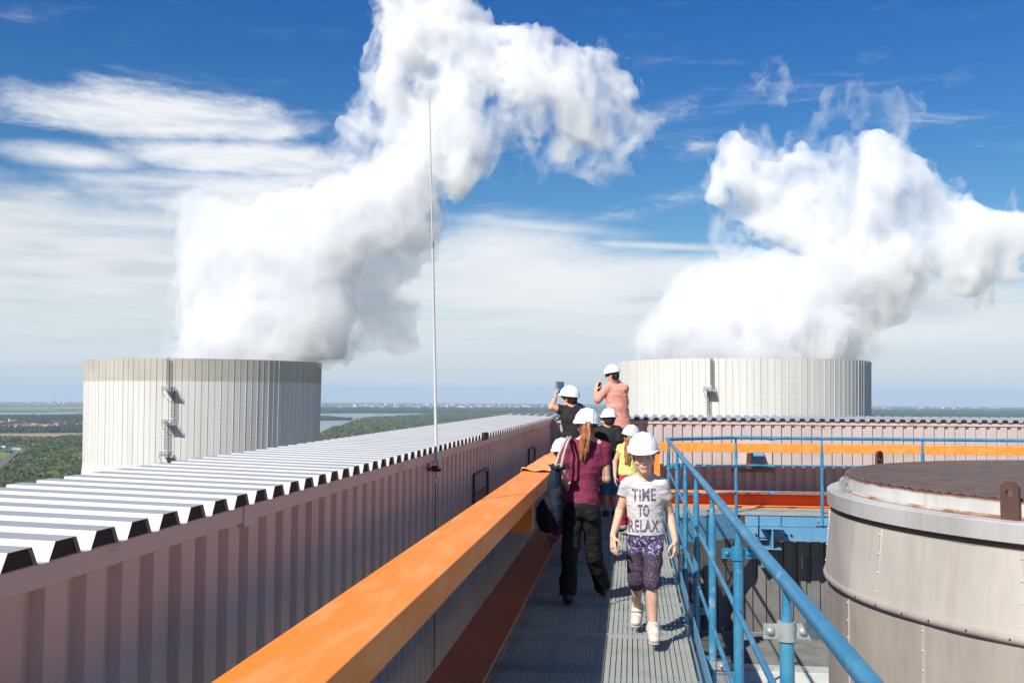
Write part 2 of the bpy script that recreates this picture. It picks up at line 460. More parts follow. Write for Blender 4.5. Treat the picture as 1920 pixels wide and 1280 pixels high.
# ---- long left parapet
root = thing('parapet_wall', (WX, 6, ZL), 'long parapet wall on the left clad in pinkish ribbed sheet under a white ribbed cap', 'wall')
cl, _ = corr('cladding', m_clad, root, (WX-.03, -5.0, ZL), (0, 1, 0), (0, 0, 1), (1, 0, 0), WY+5.0-.02, ZF+.005-ZL, .175, .03, (.52, .09, .30, .09))
fl = MB(); fl.box((WX-.035, -5.0, ZF), (WX+.018, WY-.02, 1.308)); 
fl.build('flashing', m_flash, root, bevel=.004)
for i in range(6):
    y = -3.4+i*3.35
    j = MB(); j.box((WX-.03, y, ZF-.012), (WX+.0225, y+.09, 1.3085)); j.build('flashing_joint', m_flash, root)
cp = .174
cap, _ = corr('roof_sheet', m_roof, root, (WX+.045, -5.0, 1.312), (0, 1, 0), (-1, 0, S), (0, 0, 1), WY+5.0+.05, .80, cp, .042, (.49, .14, .23, .14), .0012)
# near-black filler teeth paint in the shade of the hollow rib ends
ms = MB(); k = 0
y = -5.0
while y < WY:
    x = WX+.036
    w0 = .145*cp
    ms.prism([(y-w0+.004, 1.3125), (y+.49*cp+w0-.004, 1.3125), (y+.49*cp-.002, 1.352), (y+.002, 1.352)],
             lambda u, v, x=x: (x, u, v), lambda u, v, x=x: (x-.03, u, v)); y += cp
ms.build('dark_filler', m_dark_filler, root)
ob = MB(); ob.box((WX-.80, -5.0, ZL), (WX-.745, WY+.9, 1.325)); ob.build('outer_panel', m_clad, root)
ob = MB(); ob.box((WX-.735, -5.0, ZL+.01), (WX-.045, WY+.8, 1.295)); ob.build('core', m_clad_in, root)
m_ventf = M('vent_frame_paint', (.09, .065, .06), .6)
# two framed vents
for i, (y0, y1, zt, zb) in enumerate(((8.36, 9.19, 1.01, .50), (12.9, 13.7, .985, .55))):
    f = MB(); x0, x1 = WX+.001, WX+.022
    f.box((x0, y0, zt), (x1, y1, zt+.025)); f.box((x0, y0, zb), (x1, y0+.016, zt-.001)); f.box((x0, y1-.016, zb), (x1, y1, zt-.001))
    f.build('vent_frame', m_ventf, root)
    f = MB(); f.box((x0+.002, y0+.031, zb), (x0+.008, y1-.031, zt-.14)); f.build('vent_panel', M('vent_panel_%s' % 'ab'[i], (.10, .085, .08), .5), root)
# sealing strip where the sheet is patched
f = MB(); f.box((WX+.02, 8.72, 1.30), (WX+.052, 8.90, 1.362)); f.build('sheet_patch', m_dark_filler, root)

# ---- far parapet
root = thing('parapet_wall', (4, WY, ZL), 'far parapet wall of grey pink ribbed sheet behind the orange beams and the blue railing', 'wall')
corr('cladding', m_clad_far, root, (WX, WY+.03, ZL), (1, 0, 0), (0, 0, 1), (0, -1, 0), 17, ZF+.005-ZL, .1555, .032, (.60, .07, .26, .07))
f = MB(); f.box((WX+.02, WY-.018, ZF), (WX+17, WY+.035, 1.305)); f.build('flashing', m_flash, root, bevel=.004)
cp = .153
corr('roof_sheet', m_roof, root, (WX-.78, WY-.045, 1.312), (1, 0, 0), (0, 1, S), (0, 0, 1), 17.8, 1.0, cp, .042, (.42, .13, .32, .13), .0012)
ms = MB(); x = WX-.78
while x < WX+16.5:
    y0 = WY-.036
    if x > WX+.05:
        ms.prism([(x-.13*cp+.004, 1.3125), (x+.55*cp-.004, 1.3125), (x+.42*cp-.002, 1.352), (x+.002, 1.352)],
                 lambda u, v, y0=y0: (u, y0, v), lambda u, v, y0=y0: (u, y0+.03, v))
    x += cp
ms.build('dark_filler', m_dark_filler, root)  # shaded hollow of the far ribs, put in as near-black teeth
f = MB(); f.box((WX-.78, WY+.95, ZL), (WX+17, WY+1.0, 1.31)); f.build('outer_panel', m_clad, root)
f = MB(); f.box((WX+.0, WY+.04, ZL+.01), (WX+17, WY+.93, 1.295)); f.build('core', m_clad_in, root)
# flat cover plate with a blue duct box
a = P(1376, 826, WY-.02); b = P(1448, 877, WY-.02)
f = MB(); f.box((a[0], WY-.012, b[2]), (b[0], WY-.002, a[2])); f.build('cover_plate', M('cover_plate_paint', (.50, .44, .42), .5), root, bevel=.002)
f = MB(); f.box((a[0]-.03, WY-.05, b[2]-.06), (b[0]+.02, WY-.002, b[2]-.005)); f.build('drip_sill', m_clad_in, root)
a = P(1408, 846, WY-.1); b = P(1432, 872, WY-.1)
f = MB(); f.prism([(WY-.22, b[2]), (WY-.22, b[2]+.10), (WY-.06, a[2]), (WY-.013, a[2]), (WY-.013, b[2])], lambda u, v: (a[0], u, v), lambda u, v: (b[0], u, v))
f.build('duct_box', m_blue2, root)
f = MB(); f.box((a[0]-.07, WY-.20, b[2]-.05), (a[0]-.005, WY-.013, a[2]+.03)); f.build('side_shield', m_clad, root)

# ------------------------------------------------------------------ lower deck and the building under it
f = MB(); f.box((WX-.74, -5, ZL-.25), (WX+17, WY+.9, ZL)); tag(f.build('lower_deck', m_conc), kind='structure')
f = MB(); f.box((WX-.80, -5.2, -162), (WX+17.2, WY+1.0, ZL-.26))
o = f.build('power_station_building', m_clad, loc=(4, 6, -162)); tag(o, 'tall boiler house block of the power station carrying the walkway', 'building')

# ------------------------------------------------------------------ orange beams
BX0, BX1, BZ = -1.035, -.752, .972
BY = 15.92
def orange_beam(label, parts, cat='beam', loc=(0, 0, 0)):
    r = thing('steel_beam', loc, label, cat, 'orange beams beside the walkway')
    for nm, lo, hi in parts:
        MB().box(lo, hi).build(nm, m_orange, r, bevel=.006)
    return r
r = orange_beam('long upper orange beam running beside the left parapet wall', [
    ('box_section', (BX0, -5, BZ-.122), (BX1, 7.02, BZ)), ('box_section', (BX0+.001, 7.026, BZ-.1215), (BX1-.001, BY-.004, BZ-.0008))], loc=(-.9, 6, .85))
MB().box((-.97, 8.1, .60), (-.80, 8.4, BZ-.1225)).build('hanging_bracket', m_orange, r, bevel=.004)
for y in (12.6,):
    MB().box((-.97, y, .2365), (-.82, y+.15, BZ-.1225)).build('column', m_orange, r, bevel=.004)
def ibeam(label, along, lo, hi, z0, z1, loc):
    r = thing('steel_beam', loc, label, 'beam', 'orange beams beside the walkway')
    (x0, y0), (x1, y1) = lo, hi
    MB().box((x0, y0, z1-.022), (x1, y1, z1)).build('top_flange', m_orange_shaded if along == 'y' else m_orange, r, bevel=.003)  # left beam: flange takes the darkened copy with painted shade
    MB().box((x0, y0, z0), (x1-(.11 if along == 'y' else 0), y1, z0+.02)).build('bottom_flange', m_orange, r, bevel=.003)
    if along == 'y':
        c = (x0+x1)/2; MB().box((c-.01, y0, z0+.02), (c+.01, y1, z1-.022)).build('web', m_orange_shaded, r)
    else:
        c = y0+.235; MB().box((x0, c-.01, z0+.02), (x1, c+.01, z1-.022)).build('web', m_orange_shaded, r)
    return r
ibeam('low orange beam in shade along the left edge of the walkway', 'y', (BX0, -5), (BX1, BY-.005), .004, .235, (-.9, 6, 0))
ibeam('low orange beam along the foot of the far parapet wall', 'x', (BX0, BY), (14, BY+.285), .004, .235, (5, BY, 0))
r = orange_beam('upper orange beam in full sun in front of the far parapet wall', [('box_section', (BX0, BY, BZ-.128), (14, BY+.285, BZ))], loc=(5, BY, .85))
a = P(1232, 850, BY)
MB().box((a[0]-.045, BY+.05, .2365), (a[0]+.045, BY+.2, BZ-.129)).build('column', m_orange, r)
MB().box((7.2, BY+.05, .2365), (7.3, BY+.2, BZ-.129)).build('column', m_orange, r)
# orange sheet folded over the beam
m_cloth_o = M('orange_sheet', (.90, .33, .10), .7, 0, ((.93, .42, .20), 6, .4, .7), None, (50, .001))
V = []; nu, nv = 44, 70
for j in range(nv):
    v = j/(nv-1)
    for i in range(nu):
        u = i/(nu-1); x = BX0-.03+u*(BX1-BX0+.055); y = 9.62-.20*u+2.6*v**1.3+.03*math.sin(u*9)
        h = .006+.018*math.exp(-((v-.012)/.014)**2)*(.7+.3*math.sin(u*7+1))+.008*math.exp(-((v-.05-.03*u)/.02)**2)+.006*(1+math.sin(u*11+v*19))*(1-v)
        z = BZ+h
        e = max(0, x-BX1-.002, BX0-.002-x)
        if e > 0: z -= e*(2.6+1.2*math.sin(y*5)); x = x-(.55*e if x > 0 or u > .5 else -.55*e)
        V.append((x, y, z))
Q = [(j*nu+i, j*nu+i+1, (j+1)*nu+i+1, (j+1)*nu+i) for j in range(nv-1) for i in range(nu-1)]
o = mesh_np('orange_sheet', V, Q, m_cloth_o, None, True, (-.9, 9.6, BZ)); md = o.modifiers.new('solid', 'SOLIDIFY'); md.thickness = .003; md.offset = 1
tag(o, 'crumpled orange sheet folded over the upper beam left of the woman', 'sheet')

# ------------------------------------------------------------------ grating walkways
def grating(name, lo, hi, mat, inside=None, px=.035, py=.033, w=.0050, gap=.0070, dep=.018, top=0.0, parent=None, loc=None):
    xs = np.arange(lo[0], hi[0]-px*.5, px); ys = np.arange(lo[1], hi[1], py)
    X, Y = np.meshgrid(xs, ys, indexing='ij'); X = X.ravel(); Y = Y.ravel()
    if inside is not None:
        m = inside(X+px/2, Y); X, Y = X[m], Y[m]
    n = len(X); x0, x1, y0, y1 = X+gap/2, X+px-gap/2, Y-w/2, Y+w/2
    jz = (np.sin(Y*1.37)*.0006)
    z0, z1 = np.full(n, top-dep), top+jz
    V = np.stack([np.stack(q, -1) for q in ((x0,y0,z0),(x1,y0,z0),(x1,y1,z0),(x0,y1,z0),(x0,y0,z1),(x1,y0,z1),(x1,y1,z1),(x0,y1,z1))], 1).reshape(-1, 3)
    b = (np.arange(n)*8)[:, None]
    fs = np.concatenate([b+np.array(f) for f in ((4,5,6,7),(0,1,5,4),(1,2,6,5),(2,3,7,6),(3,0,4,7))])
    return mesh_np(name, V, fs, mat, parent, False, loc)
GX0, GX1 = -.872, .405
GYE = 15.27
tagp = thing('grating_walkway', (0, 7, 0), 'grey steel grating walkway between the low orange beam and the near blue railing', 'walkway')
ylist = [-1.0, .95, 2.55, 4.1, 5.62, 7.35, 8.5, 10.2, 11.8, 13.4, 15.262]
for i in range(len(ylist)-1):
    grating('grating_panel', (GX0, ylist[i]+.012), (GX1, ylist[i+1]-.006), m_grate, parent=tagp)
fb = MB()
for y in ylist[1:-1]: fb.box((GX0, y-.003, -.03), (GX1, y+.003, .0008))
fb.box((GX0-.008, -1, -.034), (GX0-.001, GYE, .002)); fb.box((GX1+.001, -1, -.034), (GX1+.007, 14.4, .002))
for x in np.arange(GX0+.035*3, GX1, .035*8): fb.box((x-.0025, -1, -.029), (x+.0025, GYE-.01, -.0185))
fb.build('edge_frame', m_galv, tagp)
for y in np.arange(.4, 15, 1.95): MB().box((GX0, y, -.20), (GX1+.02, y+.09, -.036)).build('cross_beam', m_blue2, tagp)
tagf = thing('grating_walkway', (5, 15.6, 0), 'grey grating walkway crossing at the far end below the far orange beams', 'walkway')
def chamf(X, Y): return (Y > 15.285) | ((X < 1.42) & (Y > 14.42+(X-.44)*.83))
grating('grating_panel', (.42, 14.45), (10.9, 15.90), m_grate, chamf, parent=tagf)
grating('grating_panel', (BX1+.02, 15.285), (.41, 15.90), m_grate, parent=tagf)
f = MB(); f.box((1.42, 15.262, -.034), (11, 15.272, .003)); f.box((BX1, 15.905, -.034), (11, 15.912, .002)); f.build('edge_frame', m_galv, tagf)

# ------------------------------------------------------------------ blue steel under the far walkway
r = thing('support_beam', (3, 15.3, -.3), 'pale blue steel beam bolted together under the far walkway', 'beam')
def bx(n, lo, hi, m=None, b=.004): return MB().box(lo, hi).build(n, m or m_blue2, r, bevel=b)
y0 = 15.28
def X_(px, Y=15.28): return P(px, 960, Y)[0]
bx('web_plate', (X_(1397), y0, -.20), (X_(1422), y0+.02, -.005)); bx('web_plate', (X_(1397), y0-.006, -.385), (X_(1421), y0+.016, -.206))
bx('web_plate', (X_(1424), y0-.004, -.19), (X_(1464), y0+.02, -.006)); bx('web_plate', (X_(1424), y0+.002, -.36), (X_(1464), y0+.02, -.196))
bx('web_plate', (X_(1466), y0, -.20), (11, y0+.02, -.005)); bx('web_plate', (X_(1466), y0-.006, -.405), (11, y0+.016, -.206))
bx('flange', (X_(1397), y0+.021, -.03), (11, y0+.2, -.0355+.02)); bx('flange', (X_(1397), y0+.021, -.40), (11, y0+.16, -.385))
for px in (1408, 1417, 1474, 1483):
    c = P(px, 991, y0); MB().tube([(c[0], y0-.006, -.315), (c[0], y0-.03, -.315)], .017, 6).build('bolt', m_black, r)
# angled continuation at the corner
A, B = np.array((.45, 14.50)), np.array((1.50, 15.29)); d = unit(B-A); nn = np.array((d[1], -d[0]))
c = (A+B)/2
f = MB().obox((c[0], c[1], -.10), (d[0], d[1], 0), (nn[0], nn[1], 0), (0, 0, 1), np.linalg.norm(B-A)/2, .012, .095); f.build('corner_plate', m_blue2, r)
f = MB().obox((c[0], c[1], -.29), (d[0], d[1], 0), (nn[0], nn[1], 0), (0, 0, 1), np.linalg.norm(B-A)/2-.002, .014, .088); f.build('corner_plate', m_blue2, r)
r = thing('support_beam', (X_(1448), 15.1, -.4), 'short blue i beam stub seen end on below the far walkway', 'beam')
xc = X_(1448, 15.1)
bx('top_flange', (xc-.16, 15.08, -.215), (xc+.16, 15.27, -.20)); bx('web', (xc-.011, 15.082, -.49), (xc+.011, 15.9, -.2155)); bx('bottom_flange', (xc-.13, 15.08, -.505), (xc+.13, 15.9, -.4905))
# blue beam along the walkway edge on the right
r = thing('support_beam', (.5, 7, -.2), 'blue channel beam along the outer edge of the near walkway', 'beam')
bx('web_plate', (.452, -2, -.30), (.468, 14.42, -.036)); bx('flange', (.412, -2, -.318), (.468, 14.42, -.302))

# ------------------------------------------------------------------ railings
RZ = 1.09
def post(x, y, parent, zb=-.16, r=.0235, name='post', ax=(1, 0)):
    f = MB(); f.tube([(x, y, zb), (x, y, RZ-.22), (x, y, RZ-.19), (x, y, RZ-.12), (x, y, RZ-.06), (x, y, RZ-.02)], [r, r, r*.97, r*.78, r*.6, r*.55], 14)
    return f.build(name, m_blue, parent)
def clamp(x, y, z, parent, mat, tw=0.0, r=.0235):
    f = MB(); f.tube([(x, y, z-.03), (x, y, z+.03)], r+.005, 16)
    c, s_ = math.cos(tw), math.sin(tw)
    for sgn in (-1, 1):
        f.obox((x+c*sgn*.05, y+s_*sgn*.05, z), (c, s_, 0), (-s_, c, 0), (0, 0, 1), .024, .0035, .024)
        p = np.array((x+c*sgn*.052, y+s_*sgn*.052, z)); n_ = np.array((s_, -c, 0))
        f.sphere(p+n_*.006, .0125, 10, 6, (1, .8, 1)); f.tube([p, p+n_*.006], .015, 6)
    f.obox((x+c*.088, y+s_*.088, z), (c, s_, 0), (-s_, c, 0), (0, 0, 1), .018, .004, .026)
    return f.build('pipe_clamp', mat, parent)
RX = .49
near = thing('handrail', (RX, 7, 0), 'near blue tubular railing on the right of the walkway leading away from the camera', 'railing')
MB().tube([(RX, -1.2, RZ), (RX, 3, RZ), (RX, 8, RZ), (RX, 14.46, RZ)], .0235, 18).build('top_rail', m_blue, near)
for z in (.69, .294):
    MB().tube([(RX-.004, -1.2, z), (RX-.004, 14.46, z)], .0125, 12).build('middle_rail', m_blue, near)
ysn = (.3, 1.83, 3.37, 4.87, 6.42, 8.0, 9.6, 11.3, 13.95)
for y in ysn: post(RX+.002, y, near, zb=-.18)
clamp(RX, 3.37, .935, near, m_galv, .1); clamp(RX, 4.87, .955, near, m_blue, .15); clamp(RX, 11.3, .93, near, m_blue, .1)
for y in ysn[1:]: 
    f = MB(); f.tube([(RX, y, .02), (RX, y, .07)], .029, 16); f.obox((RX+.055, y-.02, .045), (1, 0, 0), (0, 1, 0), (0, 0, 1), .028, .006, .025)
    f.sphere((RX+.05, y-.034, .045), .012, 8, 6); f.build('foot_clamp', m_blue if y != 6.42 else m_galv, near)
for y0, y1 in ((-1.2, 4.95), (4.99, 9.2), (9.24, 14.42)):
    MB().box((RX-.056, y0, -.02), (RX-.050, y1, .115)).build('toe_board', m_blue2, near, bevel=.002)
for y in ysn:
    f = MB(); f.box((RX-.05, y-.02, .02), (RX-.022, y+.02, .09)); f.sphere((RX-.057, y+.0, .07), .008, 8, 6); f.build('bracket', m_blue, near)
for y, z in ((7.1, .70), (9.0, .31), (10.7, .70)):
    MB().tube([(RX-.004, y, z), (RX-.004, y+.09, z)], .0175, 12).build('rail_sleeve', m_blue, near)
far = thing('handrail', (4, GYE, 0), 'far blue tubular railing crossing in front of the orange beams', 'railing')
CXc, CYc = 1.52, 15.27
def rail(z, r, nm='middle_rail'):
    MB().tube([(RX+.02 if r > .02 else RX, 14.46, z), (.98, 14.85, z), (CXc-.12, CYc-.085, z), (CXc, CYc-.02, z), (CXc+.12, CYc, z), (12, CYc, z)], r, 14).build(nm, m_blue, far)
rail(RZ, .0235, 'top_rail'); rail(.69, .0135); rail(.294, .0135)
for x in (CXc, 2.75, 4.16, 5.63, 7.1, 8.6, 10.1): 
    post(x, CYc, far, zb=-.17)
    if x != CXc:
        f = MB(); f.box((x-.10, CYc-.012, -.17), (x+.10, CYc+.006, -.06))
        for s_ in (-.07, .07): f.tube([(x+s_, CYc-.012, -.11), (x+s_, CYc-.032, -.11)], .014, 6)
        f.build('base_plate', m_blue2, far)
for z in (RZ, .69, .294):
    p = P(1446, 900, CYc); MB().tube([(p[0]-.05, CYc, z-.006), (p[0]+.05, CYc, z-.006)], .026, 10).build('rail_sleeve', m_blue, far)
MB().box((CXc+.1, CYc+.04, .004), (11.5, CYc+.046, .10)).build('toe_board', m_blue2, far) if False else None

# ------------------------------------------------------------------ lightning rod on the left parapet
pb = P(818, 858, 6.55); pm = P(811, 458, 6.53); pt = P(805, 184, 6.5)
r = thing('lightning_rod', (WX+.05, 6.55, 1.25), 'tall thin grey lightning rod clamped to the edge of the left parapet', 'rod')
MB().tube([(WX+.052, 6.52, ZL+.1), (WX+.046, 6.53, 1.12)], .0035, 8).build('down_conductor', m_ventf, r)
MB().tube([(WX+.052, 6.53, 1.14), (WX+.06, 6.54, 1.25), tuple(pb), tuple(pm)], [.012, .012, .0105, .0085], 10).build('lower_rod', m_rod, r)
MB().tube([tuple(pm), tuple(pt)], [.0055, .004], 8).build('upper_rod', m_rod, r)
MB().tube([tuple(pm-np.array((0, 0, .025))), tuple(pm+np.array((0, 0, .02)))], .011, 8).build('coupling', m_galv, r)
f = MB(); f.box((WX+.019, 6.50, 1.19), (WX+.066, 6.58, 1.225)); f.tube([(WX+.03, 6.51, 1.2), (WX+.085, 6.51, 1.2)], .010, 6); f.box((WX+.019, 6.40, 1.20), (WX+.035, 6.47, 1.22)); f.build('bracket', m_black, r, bevel=.003)

# ------------------------------------------------------------------ exhaust stack with rusty mesh lid
SC = np.array((4.115, 7.98)); ZT = 1.08
def wedge_mat(name, base, rustcol, rough, metal, streak=1.0, lowrust=None):
    m = bpy.data.materials.new(name); m.use_nodes = True; t = NT(m.node_tree); b = t.n['Principled BSDF']
    tc = t.node('ShaderNodeTexCoord').outputs['Object']
    c = t.mix(t.smooth(t.noise(t.mapping(tc, (1, 1, .25)), 2.2, 5, .6), .35, .7), (*base, 1), tuple(q*.80 for q in base)+(1,))
    c = t.mix(t.math('MULTIPLY', t.smooth(t.noise(t.mapping(tc, (1, 1, .05)), 8*streak, 5, .65), .50, .78), .55), c, tuple(q*f_ for q, f_ in zip(base, (.68, .62, .56)))+(1,))
    c = t.mix(t.math('MULTIPLY', t.smooth(t.noise(tc, 26, 6, .7), .62, .8), .3), c, tuple(q*.6 for q in base)+(1,))
    if lowrust:                                     # rust that has run from a known edge
        sp = t.node('ShaderNodeSeparateXYZ'); t.put(sp.inputs[0], tc)
        n = t.noise(t.mapping(tc, (1, 1, .3)), 7, 5, .65)
        zz = t.math('ADD', sp.outputs[2], t.math('MULTIPLY', t.math('SUBTRACT', n, .5), lowrust[2]))
        c = t.mix(t.smooth(zz, lowrust[0], lowrust[1]), c, (*rustcol, 1))
    t.put(b.inputs['Base Color'], c); b.inputs['Roughness'].default_value = rough; b.inputs['Metallic'].default_value = metal
    n = t.noise(t.mapping(tc, (.5, .5, .5)), 1.6, 3, .5); bn = t.node('ShaderNodeBump'); bn.inputs['Distance'].default_value = .07; t.put(bn.inputs['Height'], n); t.l.new(bn.outputs[0], b.inputs['Normal'])
    return m
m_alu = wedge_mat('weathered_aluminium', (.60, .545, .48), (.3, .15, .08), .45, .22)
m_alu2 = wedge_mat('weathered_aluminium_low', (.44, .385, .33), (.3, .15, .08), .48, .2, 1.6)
m_flg = wedge_mat('flange_metal', (.52, .505, .48), (.3, .15, .08), .5, .15)
m_coll = wedge_mat('collar_metal', (.66, .65, .62), (.20, .07, .03), .5, .15, 1, (2.975, 2.996, .035))
m_rust = M('rusty_iron', (.085, .04, .03), .85, 0, ((.16, .055, .025), 9, .45, .7), ((.22, .12, .07), 20, .6, .8), (60, .002))
m_mesh = M('rusty_mesh', (.085, .066, .066), .75, .1, ((.12, .075, .066), 2.5, .45, .7), ((.055, .04, .04), 6, .5, .7))
stack = thing('exhaust_stack', (SC[0], SC[1], ZL), 'huge round sheet metal exhaust stack with a rusty mesh lid on the right', 'stack')
def rev(prof, name, mat, n=128, a0=0, a1=2*math.pi, smooth=True, wob=0.0):
    full = abs(a1-a0-2*math.pi) < 1e-6
    A_ = np.linspace(a0, a1, n, endpoint=not full); V = []
    for rr, z in prof:
        for a in A_: V.append((SC[0]+(rr+wob*math.sin(a*23)*(.5+.5*math.sin(a*7)))*math.cos(a), SC[1]+(rr+wob*math.sin(a*23)*(.5+.5*math.sin(a*7)))*math.sin(a), z))
    m_ = len(A_); Qs = []
    for i in range(len(prof)-1):
        for j in range(m_ if full else m_-1):
            k = (j+1) % m_; Qs.append((i*m_+j, i*m_+k, (i+1)*m_+k, (i+1)*m_+j))
    return mesh_np(name, V, Qs, mat, stack, smooth)
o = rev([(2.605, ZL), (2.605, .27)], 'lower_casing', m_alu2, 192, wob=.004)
o = rev([(2.622, .30), (2.575, .80)], 'upper_casing', m_alu, 192, wob=.003)
rev([(2.610, .272), (2.630, .276), (2.636, .30), (2.626, .324), (2.60, .330)], 'casing_band', m_alu2)
rev([(2.575, .80), (2.46, .812), (2.46, .865)], 'neck', m_alu2)
o = rev([(2.46, .842), (2.585, .842), (2.60, .848), (2.60, .955), (2.592, .962), (2.46, .966)], 'flange_ring', m_flg, 320, smooth=False)
o = rev([(2.462, .962), (2.462, ZT-.004), (2.45, ZT-.001), (2.44, ZT-.004), (2.44, .9)], 'collar', m_coll, 320, smooth=False); 
# rust bead at the collar foot
rev([(2.464, .966), (2.485, .9665), (2.466, .985)], 'weld_bead', M('rust_stain', (.26, .12, .06), .85, 0, ((.46, .40, .35), 5, .40, .55)))
# seams with screws
def seam(a, z0, z1, r0, r1):
    f = MB(); c, s_ = math.cos(a), math.sin(a); T = np.array((-s_, c, 0))
    p0 = np.array((SC[0]+c*r0, SC[1]+s_*r0, z0)); p1 = np.array((SC[0]+c*r1, SC[1]+s_*r1, z1)); n_ = np.array((c, s_, 0))
    for q0, q1, h in ((p0, p1, .012),):
        f.add([q0-T*h+n_*.001, q0+T*h+n_*.004, q1+T*h+n_*.004, q1-T*h+n_*.001, q0+T*h-n_*.004, q1+T*h-n_*.004], [(0, 1, 2, 3), (1, 4, 5, 2)])
    k = int(abs(z1-z0)/.125)
    for i in range(k+1):
        q = p0+(p1-p0)*((i+.3)/(k+.6))+T*.002+n_*.005
        f.sphere(q, .0075, 8, 5)
    return f.build('casing_seam', m_alu, stack)
def ang(px, py, r_):                                   # angle on the stack met by a pixel's ray
    d = ray(px, py); a_ = d[0]**2+d[1]**2; b_ = -2*(d[0]*SC[0]+d[1]*SC[1]); c_ = SC[0]**2+SC[1]**2-r_*r_
    t = (-b_-math.sqrt(max(b_*b_-4*a_*c_, 0)))/(2*a_); return math.atan2(d[1]*t-SC[1], d[0]*t-SC[0])
for px, py in ((1646, 1040), (1915, 1100)): seam(ang(px, py, 2.60), .345, .80, 2.612, 2.577)
a_l = ang(1548, 1000, 2.57); seam(a_l-.01, .345, .80, 2.612, 2.577)
for k in range(8): seam(ang(1915, 1100, 2.57)+.62*(k+1), .345, .80, 2.612, 2.577)
for px, py in ((1732, 1200),): seam(ang(px, py, 2.6), ZL+.02, .255, 2.607, 2.607)
for k in range(9): seam(ang(1732, 1200, 2.6)+.66*(k+1), ZL+.02, .255, 2.607, 2.607)
a0 = ang(1732, 1200, 2.6)
for k in range(60):
    a_ = a0+k*.105+.03
    if math.pi*.85 < a_ % (2*math.pi) < math.pi*1.75: f = MB(); f.sphere((SC[0]+2.637*math.cos(a_), SC[1]+2.637*math.sin(a_), .30), .007, 8, 5); f.build('band_screw', m_rust, stack)
# lifting lugs
def lug(a, w=.115, h=.225, mat=None, ro=2.475, zb=.966, turn=0.0):
    c, s_ = math.cos(a), math.sin(a); T = np.array((-s_, c, 0)); n_ = np.array((c, s_, 0))
    if turn: T, n_ = T*math.cos(turn)+n_*math.sin(turn), n_*math.cos(turn)-T*math.sin(turn)
    base = np.array((SC[0]+c*ro, SC[1]+s_*ro, zb))
    out = [(-w/2, 0), (w/2, 0), (w/2, h-.03), (w/2-.03, h), (-w/2+.03, h), (-w/2, h-.03)]
    hole = [(0+.024*math.cos(t), h-.07+.024*math.sin(t)) for t in np.linspace(0, 2*math.pi, 16, endpoint=False)]
    bm = bmesh.new()
    ov = [bm.verts.new(base+T*u+np.array((0, 0, v))) for u, v in out]; hv = [bm.verts.new(base+T*u+np.array((0, 0, v))) for u, v in hole]
    es = [bm.edges.new((ov[i], ov[(i+1) % 6])) for i in range(6)]+[bm.edges.new((hv[i], hv[(i+1) % 16])) for i in range(16)]
    bmesh.ops.triangle_fill(bm, use_beauty=True, edges=es)
    r_ = bmesh.ops.extrude_face_region(bm, geom=bm.faces[:])
    for v in [g for g in r_['geom'] if isinstance(g, bmesh.types.BMVert)]: v.co += Vector(n_*.022)
    bmesh.ops.recalc_face_normals(bm, faces=bm.faces[:])
    me = bpy.data.meshes.new('lifting_lug'); off = world_loc(stack)
    for v in bm.verts: v.co -= Vector(off)
    bm.to_mesh(me); bm.free(); me.materials.append(mat or m_rust)
    o = bpy.data.objects.new('lifting_lug', me); COL.objects.link(o); o.parent = stack
    return o
lug(ang(1892, 940, 2.50)); lug(ang(1578, 905, 2.52)+.03, .10, .12, m_galv, 2.50, .966, 1.0)
aa = math.atan2(SC[1]+2.0-SC[1], P(1633, 850, 9.7)[0]-SC[0])
lug(math.radians(139), .115, .235)
lug(math.radians(45))
# expanded metal lid: zigzag strands as real strips
def lid(R_, z, px=.052, py=.021, t=.0052):
    V = []; Qs = []
    ny = int(2*R_/py)
    for j in range(ny):
        y = -R_+py*(j+.5)
        if abs(y) >= R_-.01: continue
        half = math.sqrt(R_*R_-y*y); n = int(half/(px/2))
        xs = (np.arange(-n, n+1))*px/2; 
        k = np.arange(-n, n+1); sg = np.where((k+j) % 2 == 0, 1, -1)
        yy = y+sg*(py/2-.001); zz = z+sg*.0035*0+np.where(sg > 0, .005, -.003)
        m_ = xs**2+yy**2 < R_*R_
        xs, yy, zz = xs[m_], yy[m_], zz[m_]; b = len(V); L = len(xs)
        if L < 2: continue
        for dy, dz in ((-t/2, -.004), (t/2, .004)):
            V.extend(zip(xs+SC[0], yy+dy+SC[1], zz+dz))
        Qs.extend([(b+i, b+i+1, b+L+i+1, b+L+i) for i in range(L-1)])
    return mesh_np('mesh_lid', V, Qs, m_mesh, stack)
lid(2.455, ZT+.004)
f = MB()
for i, y in enumerate(np.arange(-2.1, 2.2, .42)):
    h = math.sqrt(2.43**2-y*y); f.box((SC[0]-h, SC[1]+y-.004, ZT-.07), (SC[0]+h, SC[1]+y+.004, ZT-.008))
f.build('lid_bearer', m_rust, stack)
rev([(2.43, .62), (.02, .60)], 'inner_floor', m_black, 48)
